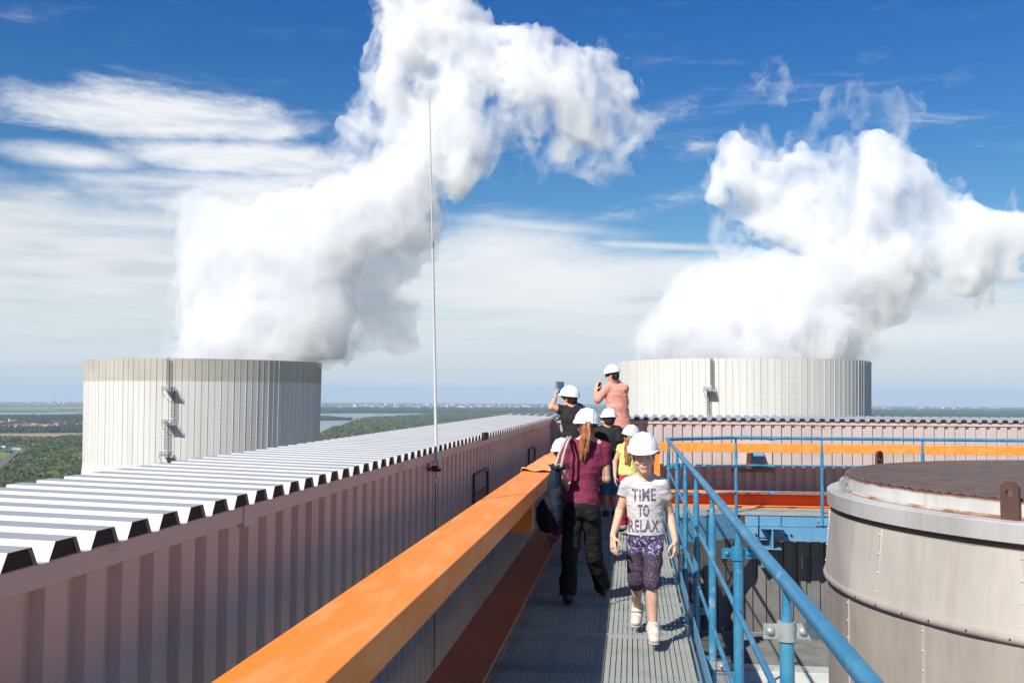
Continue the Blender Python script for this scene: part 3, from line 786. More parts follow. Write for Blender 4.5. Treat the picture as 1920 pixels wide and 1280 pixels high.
# ------------------------------------------------------------------ lower level bits
r = thing('lower_grating', (3, 14.8, ZL), 'dark grating strip on the lower deck at the foot of the ribbed wall', 'grating')
grating('grating_panel', (.55, 13.95), (9.0, 15.75), m_grate_low, None, .04, .03, .006, .004, .02, ZL+.075, parent=r)
f = MB(); f.box((.5, 13.9, ZL+.003), (9.05, 13.93, ZL+.08)); f.box((.5, 15.76, ZL+.003), (9.05, 15.79, ZL+.08)); f.build('edge_frame', m_galv, r)
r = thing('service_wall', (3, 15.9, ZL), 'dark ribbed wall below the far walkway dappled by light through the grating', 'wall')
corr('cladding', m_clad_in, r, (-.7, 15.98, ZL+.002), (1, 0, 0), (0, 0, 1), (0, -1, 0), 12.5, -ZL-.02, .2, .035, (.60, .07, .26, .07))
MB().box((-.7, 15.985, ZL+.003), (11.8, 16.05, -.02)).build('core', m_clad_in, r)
# ================================================================== the land far below
RE = 6.6e6; GZ = -162.0
def gz(x, y): return GZ-(x*x+y*y)/(2*RE)
def gp(px, py, lift=0.0):
    d = ray(px, py); a = (d[0]**2+1)/(2*RE); b = d[2]; c = CAM[2]-GZ-lift
    q = b*b-4*a*c
    t = (-b-math.sqrt(q))/(2*a) if q > 0 else 45000.0
    return np.array((d[0]*t, t, gz(d[0]*t, t)+lift))
m = bpy.data.materials.new('land'); m.use_nodes = True; t = NT(m.node_tree); b = t.n['Principled BSDF']
tc = t.node('ShaderNodeTexCoord').outputs['Object']
vor = t.node('ShaderNodeTexVoronoi'); t.put(vor.inputs['Vector'], t.mapping(tc, (1/900, 1/1500, 0), (0, 0, .5))); vor.inputs['Scale'].default_value = 1
sp = t.node('ShaderNodeSeparateColor'); t.put(sp.inputs[0], vor.outputs['Color'])
c = t.mix(t.smooth(sp.outputs[0], .55, .6), (.055, .10, .035, 1), (.22, .17, .10, 1))
c = t.mix(t.smooth(sp.outputs[1], .62, .66), c, (.10, .15, .05, 1))
wood = t.noise(t.mapping(tc, (1/1500, 1/2600, 0)), 1.0, 7, .6)
c = t.mix(t.smooth(wood, .47, .52), c, (.022, .05, .022, 1))
c = t.mix(t.smooth(t.noise(t.mapping(tc, (1/60, 1/60, 0)), 1.0, 5, .6), .35, .7), c, t.mix(1.0, c, (.62, .66, .60), 'MULTIPLY'))
t.put(b.inputs['Base Color'], c); b.inputs['Roughness'].default_value = .95
m_land = m
rings = np.concatenate([[1.0], np.geomspace(60, 50000, 90)]); na = 160
V = [(0, 0, gz(0, 0))]; Q = []
for r_ in rings[1:]:
    for a in np.linspace(0, 2*math.pi, na, endpoint=False): V.append((r_*math.cos(a), r_*math.sin(a), gz(r_*math.cos(a), r_*math.sin(a))))
V = np.array(V)
for i in range(len(rings)-2):
    for j in range(na):
        k = (j+1) % na; Q.append((1+i*na+j, 1+(i+1)*na+j, 1+(i+1)*na+k, 1+i*na+k))
V[0] = V[1:na+1].mean(0)
for j in range(0, na, 2): Q.append((0, 1+j, 1+(j+1) % na, 1+(j+2) % na))
tag(mesh_np('ground', V, Q, m_land, smooth=True), kind='structure')

def sheet(name, pts, mat, lift=1.5, kind='structure', sub=8, jag=0.0):
    """flat patch of land whose outline is given by points of the land seen in the photograph"""
    random.seed(len(pts)*7+int(pts[0][0]))
    P2 = []
    for i, p in enumerate(pts):
        q = pts[(i+1) % len(pts)]
        for k in range(sub):
            f = k/sub; x = p[0]+(q[0]-p[0])*f; y = p[1]+(q[1]-p[1])*f
            if jag and k: x += random.uniform(-jag, jag)*6; y += random.uniform(-jag, jag)
            P2.append(gp(x, y, lift))
    bm = bmesh.new(); vs = [bm.verts.new(p) for p in P2]
    es = [bm.edges.new((vs[i], vs[(i+1) % len(vs)])) for i in range(len(vs))]
    bmesh.ops.triangle_fill(bm, use_beauty=True, edges=es, normal=(0, 0, 1))
    for f in bm.faces:
        if f.normal.z < 0: f.normal_flip()
    me = bpy.data.meshes.new(name); bm.to_mesh(me); bm.free(); me.materials.append(mat)
    o = bpy.data.objects.new(name, me); COL.objects.link(o); return tag(o, kind=kind)
m_water = M('lake_water', (.03, .06, .09), .18, 0, None, None, None, .5)
m_sand = M('sand', (.34, .29, .20), .95, 0, ((.22, .19, .12), .01, .4, .7))
m_soil = M('ploughed_field', (.33, .225, .13), .95, 0, ((.27, .19, .10), .004, .4, .7), ((.37, .28, .17), .02, .5, .8))
m_meadow = M('meadow', (.11, .19, .04), .95, 0, ((.16, .19, .07), .02, .45, .7))
m_scrub = M('scrub_ground', (.05, .085, .03), .95, 0, ((.11, .12, .05), .012, .45, .7), ((.03, .055, .02), .03, .5, .7))
m_rail = M('railway_ballast', (.12, .095, .085), .95, 0, ((.17, .14, .12), .05, .4, .7))
sheet('lake', [(-60, 772.6), (60, 773.2), (160, 773.6), (260, 776), (160, 779), (70, 780.5), (-60, 780.5)], m_water, 1.5, jag=.25)
sheet('sand_shore', [(75, 772.4), (120, 772.0), (175, 772.2), (175, 773.8), (120, 773.8)], m_sand, 2.5, jag=.15)
sheet('field', [(-60, 764.5), (95, 764.2), (175, 763.2), (175, 766), (-60, 767.2)], m_sand, 2.0, jag=.2)
sheet('lake', [(560, 775.5), (640, 774.6), (780, 774.6), (905, 776.5), (780, 778.2), (700, 780.5), (665, 784.2), (640, 784.4), (620, 779.5), (560, 777.5)], m_water, 1.5, jag=.2)
sheet('lake', [(560, 788.5), (640, 787.5), (668, 788.0), (652, 792), (640, 797), (622, 799), (610, 806), (598, 812), (560, 812)], m_water, 1.5, jag=.3)
sheet('sand_shore', [(655, 785.2), (706, 783.6), (712, 785.0), (690, 786.8), (660, 787.6)], m_sand, 2.6, jag=.15)
sheet('field', [(-60, 812.6), (170, 811.6), (170, 822.0), (105, 825.2), (-60, 824.6)], m_soil, 1.5, jag=.2)
sheet('field', [(-60, 760.5), (60, 760.2), (175, 760.8), (175, 762.0), (60, 761.8), (-60, 762.2)], m_meadow, 2.0, jag=.1)
sheet('field', [(-60, 768.2), (80, 768.0), (175, 768.6), (175, 770.6), (60, 770.8), (-60, 770.4)], m_meadow, 2.0, jag=.15)
sheet('field', [(700, 778.6), (900, 778.2), (1000, 780), (860, 782), (760, 781)], m_sand, 2.0, jag=.2)
sheet('meadow', [(-60, 846), (14, 846.5), (23, 850.5), (12, 858), (-60, 872)], m_meadow, 1.8, jag=.3)
sheet('field', [(-60, 829), (62, 829), (52, 836), (20, 845), (-60, 845)], m_scrub, 1.4, jag=.3)
sheet('railway', [(-60, 882), (-30, 872), (0, 862), (22, 851.5), (40, 842), (62, 833.6), (66, 834.4), (45, 844), (28, 853.5), (6, 875), (-30, 900), (-60, 905)], m_rail, 2.4)
sheet('sand_track', [(16, 872), (26, 858), (33, 862), (30, 869), (20, 876)], m_sand, 2.2, jag=.3)
sheet('field', [(-60, 908), (14, 909), (24, 918), (30, 940), (-60, 940)], m_sand, 2.0, jag=.4)

# woods: many crowns, one mass each
def leafmat(name, c1, c2, c3):
    return M(name, c1, .9, 0, (c2, .045, .42, .56), (c3, .014, .50, .64), None, .2)
m_wood = leafmat('broadleaf_canopy', (.060, .082, .022), (.026, .042, .017), (.115, .120, .035))
m_wood_far = leafmat('far_canopy', (.028, .048, .026), (.020, .036, .022), (.045, .062, .03))
_t = (1+5**.5)/2
_iv = np.array([(-1,_t,0),(1,_t,0),(-1,-_t,0),(1,-_t,0),(0,-1,_t),(0,1,_t),(0,-1,-_t),(0,1,-_t),(_t,0,-1),(_t,0,1),(-_t,0,-1),(-_t,0,1)]); _iv /= np.linalg.norm(_iv[0])
_if = [(0,11,5),(0,5,1),(0,1,7),(0,7,10),(0,10,11),(1,5,9),(5,11,4),(11,10,2),(10,7,6),(7,1,8),(3,9,4),(3,4,2),(3,2,6),(3,6,8),(3,8,9),(4,9,5),(2,4,11),(6,2,10),(8,6,7),(9,8,1)]
def _ico1():
    v = [tuple(q) for q in _iv]; cache = {}; f2 = []
    def mid(a, b):
        k = (min(a, b), max(a, b))
        if k not in cache:
            p = (np.array(v[a])+np.array(v[b])); p /= np.linalg.norm(p); cache[k] = len(v); v.append(tuple(p))
        return cache[k]
    for a, b, c_ in _if:
        ab, bc, ca = mid(a, b), mid(b, c_), mid(c_, a); f2 += [(a, ab, ca), (b, bc, ab), (c_, ca, bc), (ab, bc, ca)]
    return np.array(v), np.array(f2)
_v1, _f1 = _ico1()
def inpoly(x, y, poly):
    r_ = np.zeros(len(x), dtype=bool); j = len(poly)-1
    for i in range(len(poly)):
        xi, yi = poly[i]; xj, yj = poly[j]
        m_ = ((yi > y) != (yj > y)) & (x < (xj-xi)*(y-yi)/(yj-yi+1e-12)+xi); r_ ^= m_; j = i
    return r_
def wood(name, poly, n, size, mat, label, seed, holes=0.0, hz=1.0):
    rg = np.random.default_rng(seed); P_ = np.array(poly, dtype=float)
    x0, y0 = P_.min(0); x1, y1 = P_.max(0); pts = []
    while len(pts) < n:
        x = rg.uniform(x0, x1, 4000); y = rg.uniform(y0, y1, 4000)
        dep = (y-(737.5+x*.0055)); wgt = (y0-739)**3/np.maximum(dep, 5)**3 if y0 > 745 else 1/dep**3
        k = inpoly(x, y, poly) & (rg.uniform(0, 1, 4000) < np.clip(wgt, 0, 1))
        for a, b_ in zip(x[k], y[k]):
            g = gp(a, b_)
            if holes and fbm(np.array([[g[0]/160, g[1]/260, 3.3]], dtype=np.float32), 3)[0] > holes: continue
            pts.append(g)
            if len(pts) >= n: break
    pts = np.array(pts); N_ = len(pts)
    s_ = rg.uniform(size[0], size[1], N_)
    jit = rg.uniform(.62, 1.22, (N_, len(_v1), 1))
    v = _v1[None]*jit*s_[:, None, None]*np.array((1, 1, 1.0*hz)); v[:, :, 2] += (s_*(.55+rg.uniform(0, .8, N_)))[:, None]
    v = v+pts[:, None, :]
    f = _f1[None]+(np.arange(N_)*len(_v1))[:, None, None]
    return tag(mesh_np(name, v.reshape(-1, 3), f.reshape(-1, 3), mat, None, False, pts.mean(0)), label, 'wood', None, 'stuff')
wood('wood', [(76, 833), (120, 824.5), (170, 822), (170, 945), (-20, 945), (-20, 912), (12, 886), (30, 872), (42, 862), (52, 850)], 11000, (4.5, 9), m_wood, 'dense green broadleaf wood below the left cooling tower and its railway curve', 1, holes=1.15)
wood('wood', [(-40, 825), (105, 825), (70, 829), (-40, 829.5)], 900, (4.5, 8), m_wood, 'thin dark hedge of trees along the near edge of the brown field', 2)
wood('wood', [(-40, 829.5), (60, 830), (40, 842), (20, 850), (-40, 846)], 260, (2.5, 4.5), m_wood, 'scattered trees and bushes on the meadow beside the railway', 3, holes=.2)
wood('wood', [(-40, 781), (70, 780.5), (165, 779.5), (165, 790.5), (-40, 790.5)], 2600, (6, 9), m_wood_far, 'dark belt of forest between the distant town and the lake', 4)
wood('wood', [(-40, 791), (165, 791), (165, 811), (-40, 811.5)], 1500, (5, 8), m_wood_far, 'trees scattered among the houses of the distant town', 5, holes=.9)
wood('wood', [(800, 779), (1060, 775), (1060, 800), (820, 812), (700, 838), (590, 860), (590, 820), (612, 813), (626, 804), (644, 801), (668, 792), (715, 786)], 16000, (6, 11), m_wood, 'wide green forest beyond the parapet between the two cooling towers', 6, holes=.75)
wood('wood', [(560, 782.5), (622, 783.5), (660, 786.2), (652, 787.2), (560, 788)], 1300, (5, 8), m_wood_far, 'wooded spit of land reaching into the lake by the left cooling tower', 7)
wood('wood', [(560, 766), (1060, 765.5), (1060, 774), (780, 773.8), (640, 773.8), (560, 774.6)], 6000, (9, 15), m_wood_far, 'far dark forest belt in front of the distant city', 8, holes=.8, hz=.6)
wood('wood', [(1620, 769), (1960, 769), (1960, 790), (1620, 790)], 4000, (9, 15), m_wood_far, 'far forest seen between the right cooling tower and the edge of the photo', 9, holes=.7, hz=.7)

# distant town and city
rg = random.Random(5)
m_wallw = M('house_render', (.62, .58, .52), .9); m_tile = M('red_roof_tiles', (.36, .10, .055), .85, 0, ((.28, .10, .07), .05, .4, .6))
m_tile2 = M('brown_roof_tiles', (.22, .10, .07), .85); m_hall = M('white_hall_sheet', (.62, .64, .64), .5); m_pale = M('pale_facade', (.55, .52, .50), .9); m_redb = M('brick_facade', (.36, .18, .13), .9)
def house_mesh(L, Wd, H, rh, m1, m2):
    me = bpy.data.meshes.new('house'); l, w_ = L/2, Wd/2
    vs = [(-l,-w_,0),(l,-w_,0),(l,w_,0),(-l,w_,0),(-l,-w_,H),(l,-w_,H),(l,w_,H),(-l,w_,H),(-l,0,H+rh),(l,0,H+rh)]
    o_ = .4; rv = [(-l-o_,-w_-o_,H-.2),(l+o_,-w_-o_,H-.2),(l+o_,w_+o_,H-.2),(-l-o_,w_+o_,H-.2),(-l-o_,0,H+rh+.15),(l+o_,0,H+rh+.15)]
    fs = [(0,1,5,4),(1,2,6,9,5),(2,3,7,6),(3,0,4,8,7)]+[(10,11,15,14),(12,13,14,15)]
    me.from_pydata(vs+rv, [], fs); me.materials.append(m1); me.materials.append(m2)
    me.polygons[4].material_index = 1; me.polygons[5].material_index = 1; me.update(); return me
hm = [house_mesh(13, 9, 5.5, 4, m_wallw, m_tile), house_mesh(18, 10, 6.5, 5, m_wallw, m_tile), house_mesh(11, 9, 5, 4, m_wallw, m_tile2), house_mesh(26, 11, 8, 5, m_wallw, m_tile)]
def put(name, me, g, label, cat, group=None, rz=None):
    o = bpy.data.objects.new(name, me); COL.objects.link(o); o.location = [float(q) for q in g]; o.rotation_euler[2] = rg.uniform(0, 3.14) if rz is None else rz
    return tag(o, label, cat, group)
for i in range(150):
    y = 791.5+rg.random()**.8*10.5; x = rg.uniform(-15, 158)
    if rg.random() < .25: y = rg.uniform(796, 803)
    put('house', rg.choice(hm), gp(x, y), 'small red roofed house of the distant town behind the left cooling tower', 'house', 'red roofed houses of the distant town')
for i in range(14):
    put('house', rg.choice(hm), gp(rg.uniform(806, 838), rg.uniform(793.5, 797.5)), 'small house of a hamlet in the forest behind the parapet near the lightning rod', 'house', 'houses of the hamlet behind the parapet')
# church
g = gp(19, 793)
ch = thing('church', g, 'church with a white tower and a red nave roof above the distant town', 'church', rz=.4)
def child(me, nm, p, loc=(0, 0, 0)):
    o = bpy.data.objects.new(nm, me); COL.objects.link(o); o.parent = p; o.location = loc; return o
child(house_mesh(34, 13, 11, 8, m_wallw, m_tile), 'nave', ch, (14, 0, 0))
f = MB(); f.box((-10, -4.5, 0), (-1, 4.5, 24)); f.build('tower', m_wallw, None); o = bpy.data.objects['tower']; o.parent = ch
f = MB(); f.add([(-10.4, -5, 24), (-.6, -5, 24), (-.6, 5, 24), (-10.4, 5, 24), (-5.5, 0, 36)], [(0, 1, 4), (1, 2, 4), (2, 3, 4), (3, 0, 4)]); o = f.build('spire', m_tile2); o.parent = ch
# white halls
def block(L, Wd, H, mt):
    me = bpy.data.meshes.new('hall'); l, w_ = L/2, Wd/2; h2 = H*1.08
    me.from_pydata([(-l,-w_,0),(l,-w_,0),(l,w_,0),(-l,w_,0),(-l,-w_,H),(l,-w_,H),(l,w_,H),(-l,w_,H),(-l,0,h2),(l,0,h2)], [], [(0,1,5,4),(1,2,6,9,5),(2,3,7,6),(3,0,4,8,7),(4,5,9,8),(8,9,6,7)])
    me.materials.append(mt); me.update(); return me
for x, y, L, Wd, H in ((8, 806.5, 80, 30, 8), (4, 801.8, 110, 30, 8), (32, 801.2, 60, 24, 7), (72, 804, 60, 26, 9), (84, 803.6, 42, 20, 10), (95, 803.0, 70, 20, 6), (116, 805, 34, 18, 8), (126, 804.6, 22, 14, 7), (60, 801, 40, 20, 7), (137, 807, 50, 24, 6)):
    put('industrial_hall', block(L, Wd, H, m_hall), gp(x, y), 'long white industrial hall at the near edge of the distant town', 'building', 'white halls of the distant town', rz=rg.uniform(-.15, .25))
put('railway_hut', block(24, 14, 6, m_hall), gp(31, 843.5), 'small white building standing beside the railway curve', 'building', rz=.5)
put('farm_shed', block(30, 16, 6, m_hall), gp(3, 839.5), 'white shed on the meadow at the left edge of the photo', 'building', rz=.1)
bl = [block(L, Wd, H, mt) for L, Wd, H, mt in ((60, 20, 24, m_pale), (90, 40, 14, m_hall), (40, 24, 34, m_pale), (110, 40, 18, m_redb), (50, 30, 22, m_hall), (120, 60, 12, m_pale))]
for i in range(150):
    x = rg.uniform(600, 1062) if rg.random() < .8 else rg.uniform(1636, 1918)
    x0 = rg.gauss(880, 90)
    if rg.random() < .4 and x < 1100: x = x0
    y = 757.6+ (x-800)*.0055 + rg.random()**1.6*8.5
    put('city_building', rg.choice(bl), gp(x, y, 0), 'pale block of the distant city on the horizon', 'building', 'buildings of the distant city')
for i in range(22):
    put('city_building', rg.choice(bl), gp(rg.uniform(0, 156), rg.uniform(753.5, 758)), 'pale block standing far out on the left horizon', 'building', 'buildings on the left horizon')
g = gp(100.5, 764)
f = MB(); hM = 24.0*g[1]/F; f.tube([(g[0], g[1], g[2]), (g[0], g[1], g[2]+hM*.7), (g[0], g[1], g[2]+hM)], [6, 4, 1.5], 8)
tag(f.build('radio_mast', M('mast_grey', (.25, .25, .27), .8), loc=g), 'thin tall radio mast standing on the left horizon', 'mast')
g = gp(722, 762)
f = MB(); hM = 9*g[1]/F; f.tube([g, g+np.array((0, 0, hM))], [16, 11], 8)
tag(f.build('water_tower', m_hall, loc=g), 'pale tower rising from the distant city left of the lightning rod', 'tower')

# ================================================================== cooling towers
def tower_mat(name, band):
    m = bpy.data.materials.new(name); m.use_nodes = True; t = NT(m.node_tree); b = t.n['Principled BSDF']
    tc = t.node('ShaderNodeTexCoord').outputs['Object']; s3 = t.node('ShaderNodeSeparateXYZ'); t.put(s3.inputs[0], tc)
    z = s3.outputs[2]; a = t.math('ARCTAN2', s3.outputs[1], s3.outputs[0])
    av = t.comb(t.math('MULTIPLY', a, 42.0), z, 0.0)
    c = t.mix(t.smooth(t.noise(t.mapping(av, (.35, .02, 1)), 1.0, 5, .6), .35, .7), (.61, .60, .565, 1), (.54, .525, .49, 1))
    if band: 
        n = t.noise(t.mapping(av, (.05, .05, 1)), 1.0, 3, .5)
        c = t.mix(t.smooth(z, -7.55, -7.45), c, t.mix(t.smooth(n, .4, .65), (.45, .425, .36, 1), (.385, .36, .305, 1)))
    # pour joints and grime streaks (marks of the concrete itself)
    fz = t.math('FRACT', t.math('DIVIDE', z, 1.55)); line = t.smooth(t.math('ABSOLUTE', t.math('SUBTRACT', fz, .5)), .46, .495)
    c = t.mix(t.math('MULTIPLY', line, .32), c, (.30, .28, .25, 1))
    fa = t.math('FRACT', t.math('ADD', t.math('MULTIPLY', a, 126/(2*math.pi)), .5)); la = t.smooth(t.math('ABSOLUTE', t.math('SUBTRACT', fa, .5)), .09, .03)
    var = t.noise(t.mapping(av, (.45, .004, 1)), 1.0, 2, .5)
    c = t.mix(t.math('MULTIPLY', la, t.smooth(var, .35, .65, .05, .45)), c, (.20, .18, .16, 1))
    st = t.noise(t.mapping(av, (1.4, .03, 1), loc=(7, 0, 0)), 1.0, 5, .65)
    c = t.mix(t.math('MULTIPLY', t.smooth(st, .60, .82), .45), c, (.32, .31, .28, 1))
    t.put(b.inputs['Base Color'], c); b.inputs['Roughness'].default_value = .85
    return m
m_steel = M('ladder_steel', (.12, .12, .12), .6, .3)
def cooling_tower(pxl, pxr, top_y, label, band, ladders, wob=0):
    a1, a2 = azel(pxl, 690)[0], azel(pxr, 690)[0]; R_ = 42.0
    D = R_/math.sin((a2-a1)/2); am = (a1+a2)/2
    c = np.array((D*math.sin(am), D*math.cos(am)))
    # rim height from the nearest point of the rim
    y_near = c[1]-R_; px = 1185+F*c[0]/y_near; zr = P(px, top_y, y_near)[2]
    root = thing('cooling_tower', (c[0], c[1], zr), label, 'cooling tower', 'cooling towers of the power station')
    def Rz(z):                                     # hyperboloid, z measured down from the rim
        h = -z; return R_*(1-.012*min(h, 35)/35) if h < 35 else R_*.988*math.sqrt(1+((h-35)/140)**2*.75)
    zs = [0]+[-k*4.0 for k in range(1, 44)]
    nr = 126; V = []; per = nr*6
    for z in zs:
        r0 = Rz(z)
        for k in range(nr):
            for fr, o_ in ((0.0, .13), (.075, .13), (.10, 0), (.5, 0), (.88, 0), (.975, 0)):
                a = 2*math.pi*(k+fr)/nr-2*math.pi/nr*.04
                o2 = o_*(1.0 if k % 2 else .6)
                V.append((c[0]+(r0+o2)*math.cos(a), c[1]+(r0+o2)*math.sin(a), zr+z))
    n0 = len(V)
    for z in (0, -30, -175):
        for k in range(per): 
            a = 2*math.pi*k/per; r0 = Rz(z)-.55; V.append((c[0]+r0*math.cos(a), c[1]+r0*math.sin(a), zr+z))
    Q = [(i*per+(j+1) % per, i*per+j, (i+1)*per+j, (i+1)*per+(j+1) % per)[::-1] for i in range(len(zs)-1) for j in range(per)]
    Q = [(q[0], q[1], q[2], q[3]) for q in Q]
    Q += [(j, (j+1) % per, n0+(j+1) % per, n0+j) for j in range(per)]
    Q += [(n0+i*per+j, n0+i*per+(j+1) % per, n0+(i+1)*per+(j+1) % per, n0+(i+1)*per+j) for i in range(2) for j in range(per)]
    mesh_np('shell', V, Q, tower_mat('tower_concrete_'+('banded' if band else 'plain'), band), root)
    # ladders and rest platforms on the outside
    for (px_, y0, y1, kind) in ladders:
        d = ray(px_, 700); A_ = d[0]**2+1; B_ = -2*(d[0]*c[0]+c[1]); C_ = c@c-(R_+.2)**2
        t_ = (-B_-math.sqrt(B_*B_-4*A_*C_))/(2*A_); hit = np.array((d[0]*t_, t_)); n_ = (hit-c)/np.linalg.norm(hit-c)
        N3 = np.array((n_[0], n_[1], 0)); T3 = np.array((-n_[1], n_[0], 0)); H3 = np.array((hit[0], hit[1], 0))
        za, zb = P(px_, y0, t_)[2], P(px_, y1, t_)[2]
        if kind == 'ladder':
            f = MB()
            for s_ in (-.35, .35):
                p0 = H3+N3*.45+T3*s_; f.tube([(p0[0], p0[1], zb), (p0[0], p0[1], za)], .06, 6)
            z = zb
            while z < za: 
                p0 = H3+N3*.45; f.obox((p0[0], p0[1], z), T3, N3, (0, 0, 1), .35, .04, .04); z += .45
            f.build('ladder', m_steel, root)
            f = MB(); z = zb+2
            while z < za+.3:
                pts = [H3+N3*(.45+.8*math.sin(q))+T3*(.48*math.cos(q))+np.array((0, 0, z)) for q in np.linspace(0, math.pi, 8)]
                f.tube(pts, .045, 5); z += 1.1
            for q in np.linspace(.3, math.pi-.3, 5):
                p0 = H3+N3*(.45+.8*math.sin(q))+T3*(.48*math.cos(q)); f.tube([(p0[0], p0[1], zb+2), (p0[0], p0[1], za)], .035, 5)
            f.build('safety_cage', m_steel, root)
        else:
            f = MB(); z = za; hw, dp = 1.5, 3.3
            pc = H3+N3*(dp/2+.1); f.obox((pc[0], pc[1], z), T3, N3, (0, 0, 1), hw, dp/2, .09)
            f.build('platform', m_steel, root)
            f = MB()
            for s_ in (-hw, 0, hw):
                for dd in (dp, dp/2, .2):
                    if s_ == 0 and dd != dp: continue
                    p0 = H3+N3*dd+T3*s_; f.tube([(p0[0], p0[1], z), (p0[0], p0[1], z+1.15)], .05, 5)
            for zz in (.55, 1.12):
                cs = [H3+N3*.1-T3*hw, H3+N3*dp-T3*hw, H3+N3*dp+T3*hw, H3+N3*.1+T3*hw]; f.tube([q+np.array((0, 0, z+zz)) for q in cs], .05, 5)
            f.build('platform_railing', m_steel, root)
            f = MB()
            for s_ in (-hw, hw):
                pts = [H3+N3*(dp*(1-q)**.7+.05)+T3*s_+np.array((0, 0, z-2.4*q)) for q in np.linspace(0, 1, 6)]; f.tube(pts, .08, 5)
            f.build('platform_brace', m_steel, root)
    return root, c, zr, D
Lt = cooling_tower(157, 603, 671.3, 'left cooling tower of pale ribbed concrete with a darker beige band around its rim', True,
    [(316, 672, 732, 'ladder'), (319, 731, 731, 'platform'), (326.5, 726, 794, 'ladder'), (320, 793, 793, 'platform'), (315, 788, 853, 'ladder'), (317, 853, 853, 'platform'), (322, 846, 900, 'ladder')])
Rt = cooling_tower(1162, 1633.5, 670.8, 'right cooling tower of pale ribbed concrete without a band behind the far parapet', False,
    [(1335.5, 672, 733, 'ladder'), (1333, 732, 732, 'platform'), (1329, 729, 800, 'ladder')])

# ================================================================== steam
def steam_mat(name, dens, aniso=.0, col=(1, 1, 1)):
    m = bpy.data.materials.new(name); m.use_nodes = True; t = NT(m.node_tree); t.n.remove(t.n['Principled BSDF'])
    v = t.node('ShaderNodeVolumePrincipled'); v.inputs['Color'].default_value = (*col, 1); v.inputs['Density'].default_value = dens
    v.inputs['Anisotropy'].default_value = aniso
    t.l.new(v.outputs[0], t.n['Material Output'].inputs['Volume']); return m
def wispy_mat(name, dens, sc_, lo, hi):
    m = steam_mat(name, dens); t = NT(m.node_tree); v = [n for n in t.n if n.type == 'PRINCIPLED_VOLUME'][0]
    tc = t.node('ShaderNodeTexCoord').outputs['Object']
    n = t.noise(t.mapping(tc, (1, 1, .6)), sc_, 5, .62, .6)
    t.put(v.inputs['Density'], t.smooth(n, lo, hi, 0.0, dens))
    return m
m_steam = steam_mat('dense_steam', .12, 0, (.97, .973, .978)); m_wisp = wispy_mat('thin_steam', .10, .085, .44, .66); m_mid = wispy_mat('loose_steam', .24, .050, .41, .62); m_mid2 = wispy_mat('fuller_steam', .22, .045, .36, .58)
def plume(name, tower, dense, label, hvox, seed, amp=4.6, wl=21, depthmul=.8, mat=None, parent=None, ygrow=0.0, frag=None, base=True, k=7, octv=6, stretch=(1, 1, 1)):
    root_, c, zr, D = tower
    pts = []
    for q in dense:
        px, py, r = q[:3]; dy = q[3] if len(q) > 3 else 0
        Y = c[1]+dy; p = P(px, py, Y); pts.append((p, r*Y/F))
    lo = np.min([p-r for p, r in pts], 0)-amp*2.2-3; hi = np.max([p+r for p, r in pts], 0)+amp*2.2+3
    lo[2] = max(lo[2], zr-5); lo[1] = max(lo[1], c[1]-75); hi[1] = min(hi[1], c[1]+80)
    s_ = SDF(lo, hi, hvox)
    for p, r in pts: s_.ell(p, (r, r*depthmul, r), k=k)
    fn = None
    if frag: fn = lambda p: 1+frag*np.clip((p[:, 2]-zr-40)/60, 0, 1)
    s_.noise(amp, wl, octv, .62, True, stretch=stretch, seed=seed, fn=fn, band=amp*2.6)
    if base:                                        # inside the tower mouth the steam fills the shell only
        x, y, z = s_._xyz((slice(None),)*3)
        cyl = np.sqrt((x-c[0])**2+(y-c[1])**2)-40.6
        low = np.clip((zr+1.2-z), 0, 3)
        s_.f = np.where(z < zr+1.2, np.maximum(s_.f, cyl), s_.f).astype(np.float32)
        s_.cut((0, 0, zr-3.5), (0, 0, -1))
    o = s_.build(name, mat or m_steam, parent, 1, loc=None if parent is not None else (c[0], c[1], zr))
    if label: tag(o, label, 'steam', None, 'stuff')
    return o
LD = [(400, 700, 60), (480, 690, 110), (540, 690, 60), (440, 640, 95), (530, 610, 95), (590, 660, 42, 10), (425, 560, 78), (500, 530, 90), (580, 540, 70), (400, 440, 58), (420, 490, 70), (380, 420, 38),
      (480, 460, 72), (550, 450, 66), (610, 460, 70), (520, 420, 44), (580, 405, 46), (640, 410, 60), (690, 400, 58), (720, 380, 50), (660, 360, 30), (750, 420, 42), (740, 350, 36), (757, 345, 34), (768, 318, 28), (772, 395, 36), (770, 440, 26),
      (610, 590, 42), (350, 610, 26), (352, 560, 20), (370, 520, 30)]
pl = plume('steam_plume', Lt, LD, 'dense white steam billowing out of the left cooling tower', 1.0, 3)
LU = [(900, 205, 50), (945, 212, 42), (985, 235, 32), (1060, 215, 44), (1125, 225, 34), (860, 285, 42), (745, 330, 38), (770, 345, 26), (735, 280, 56), (700, 240, 44), (690, 280, 34), (770, 240, 60), (745, 190, 48), (770, 140, 58), (740, 110, 30), (800, 90, 66), (780, 50, 44), (830, 40, 50), (860, 20, 36), (850, 100, 60), (880, 150, 52),
      (900, 100, 34), (840, 190, 58), (930, 140, 50), (985, 135, 52), (1000, 100, 26), (960, 190, 44), (1030, 160, 44), (1080, 165, 44), (1110, 130, 34), (1130, 180, 36), (1090, 215, 40), (1150, 235, 32), (830, 250, 44), (880, 240, 36), (850, 300, 30), (900, 280, 24),
      (800, -40, 66), (850, -60, 50), (760, -20, 40), (1010, 220, 30), (1050, 250, 24), (660, 265, 16), (850, 340, 12), (800, 300, 40)]
plume('upper_steam', Lt, LU, None, 1.1, 5, amp=5.2, wl=19, mat=m_mid, parent=pl, frag=.15, base=False, k=6)
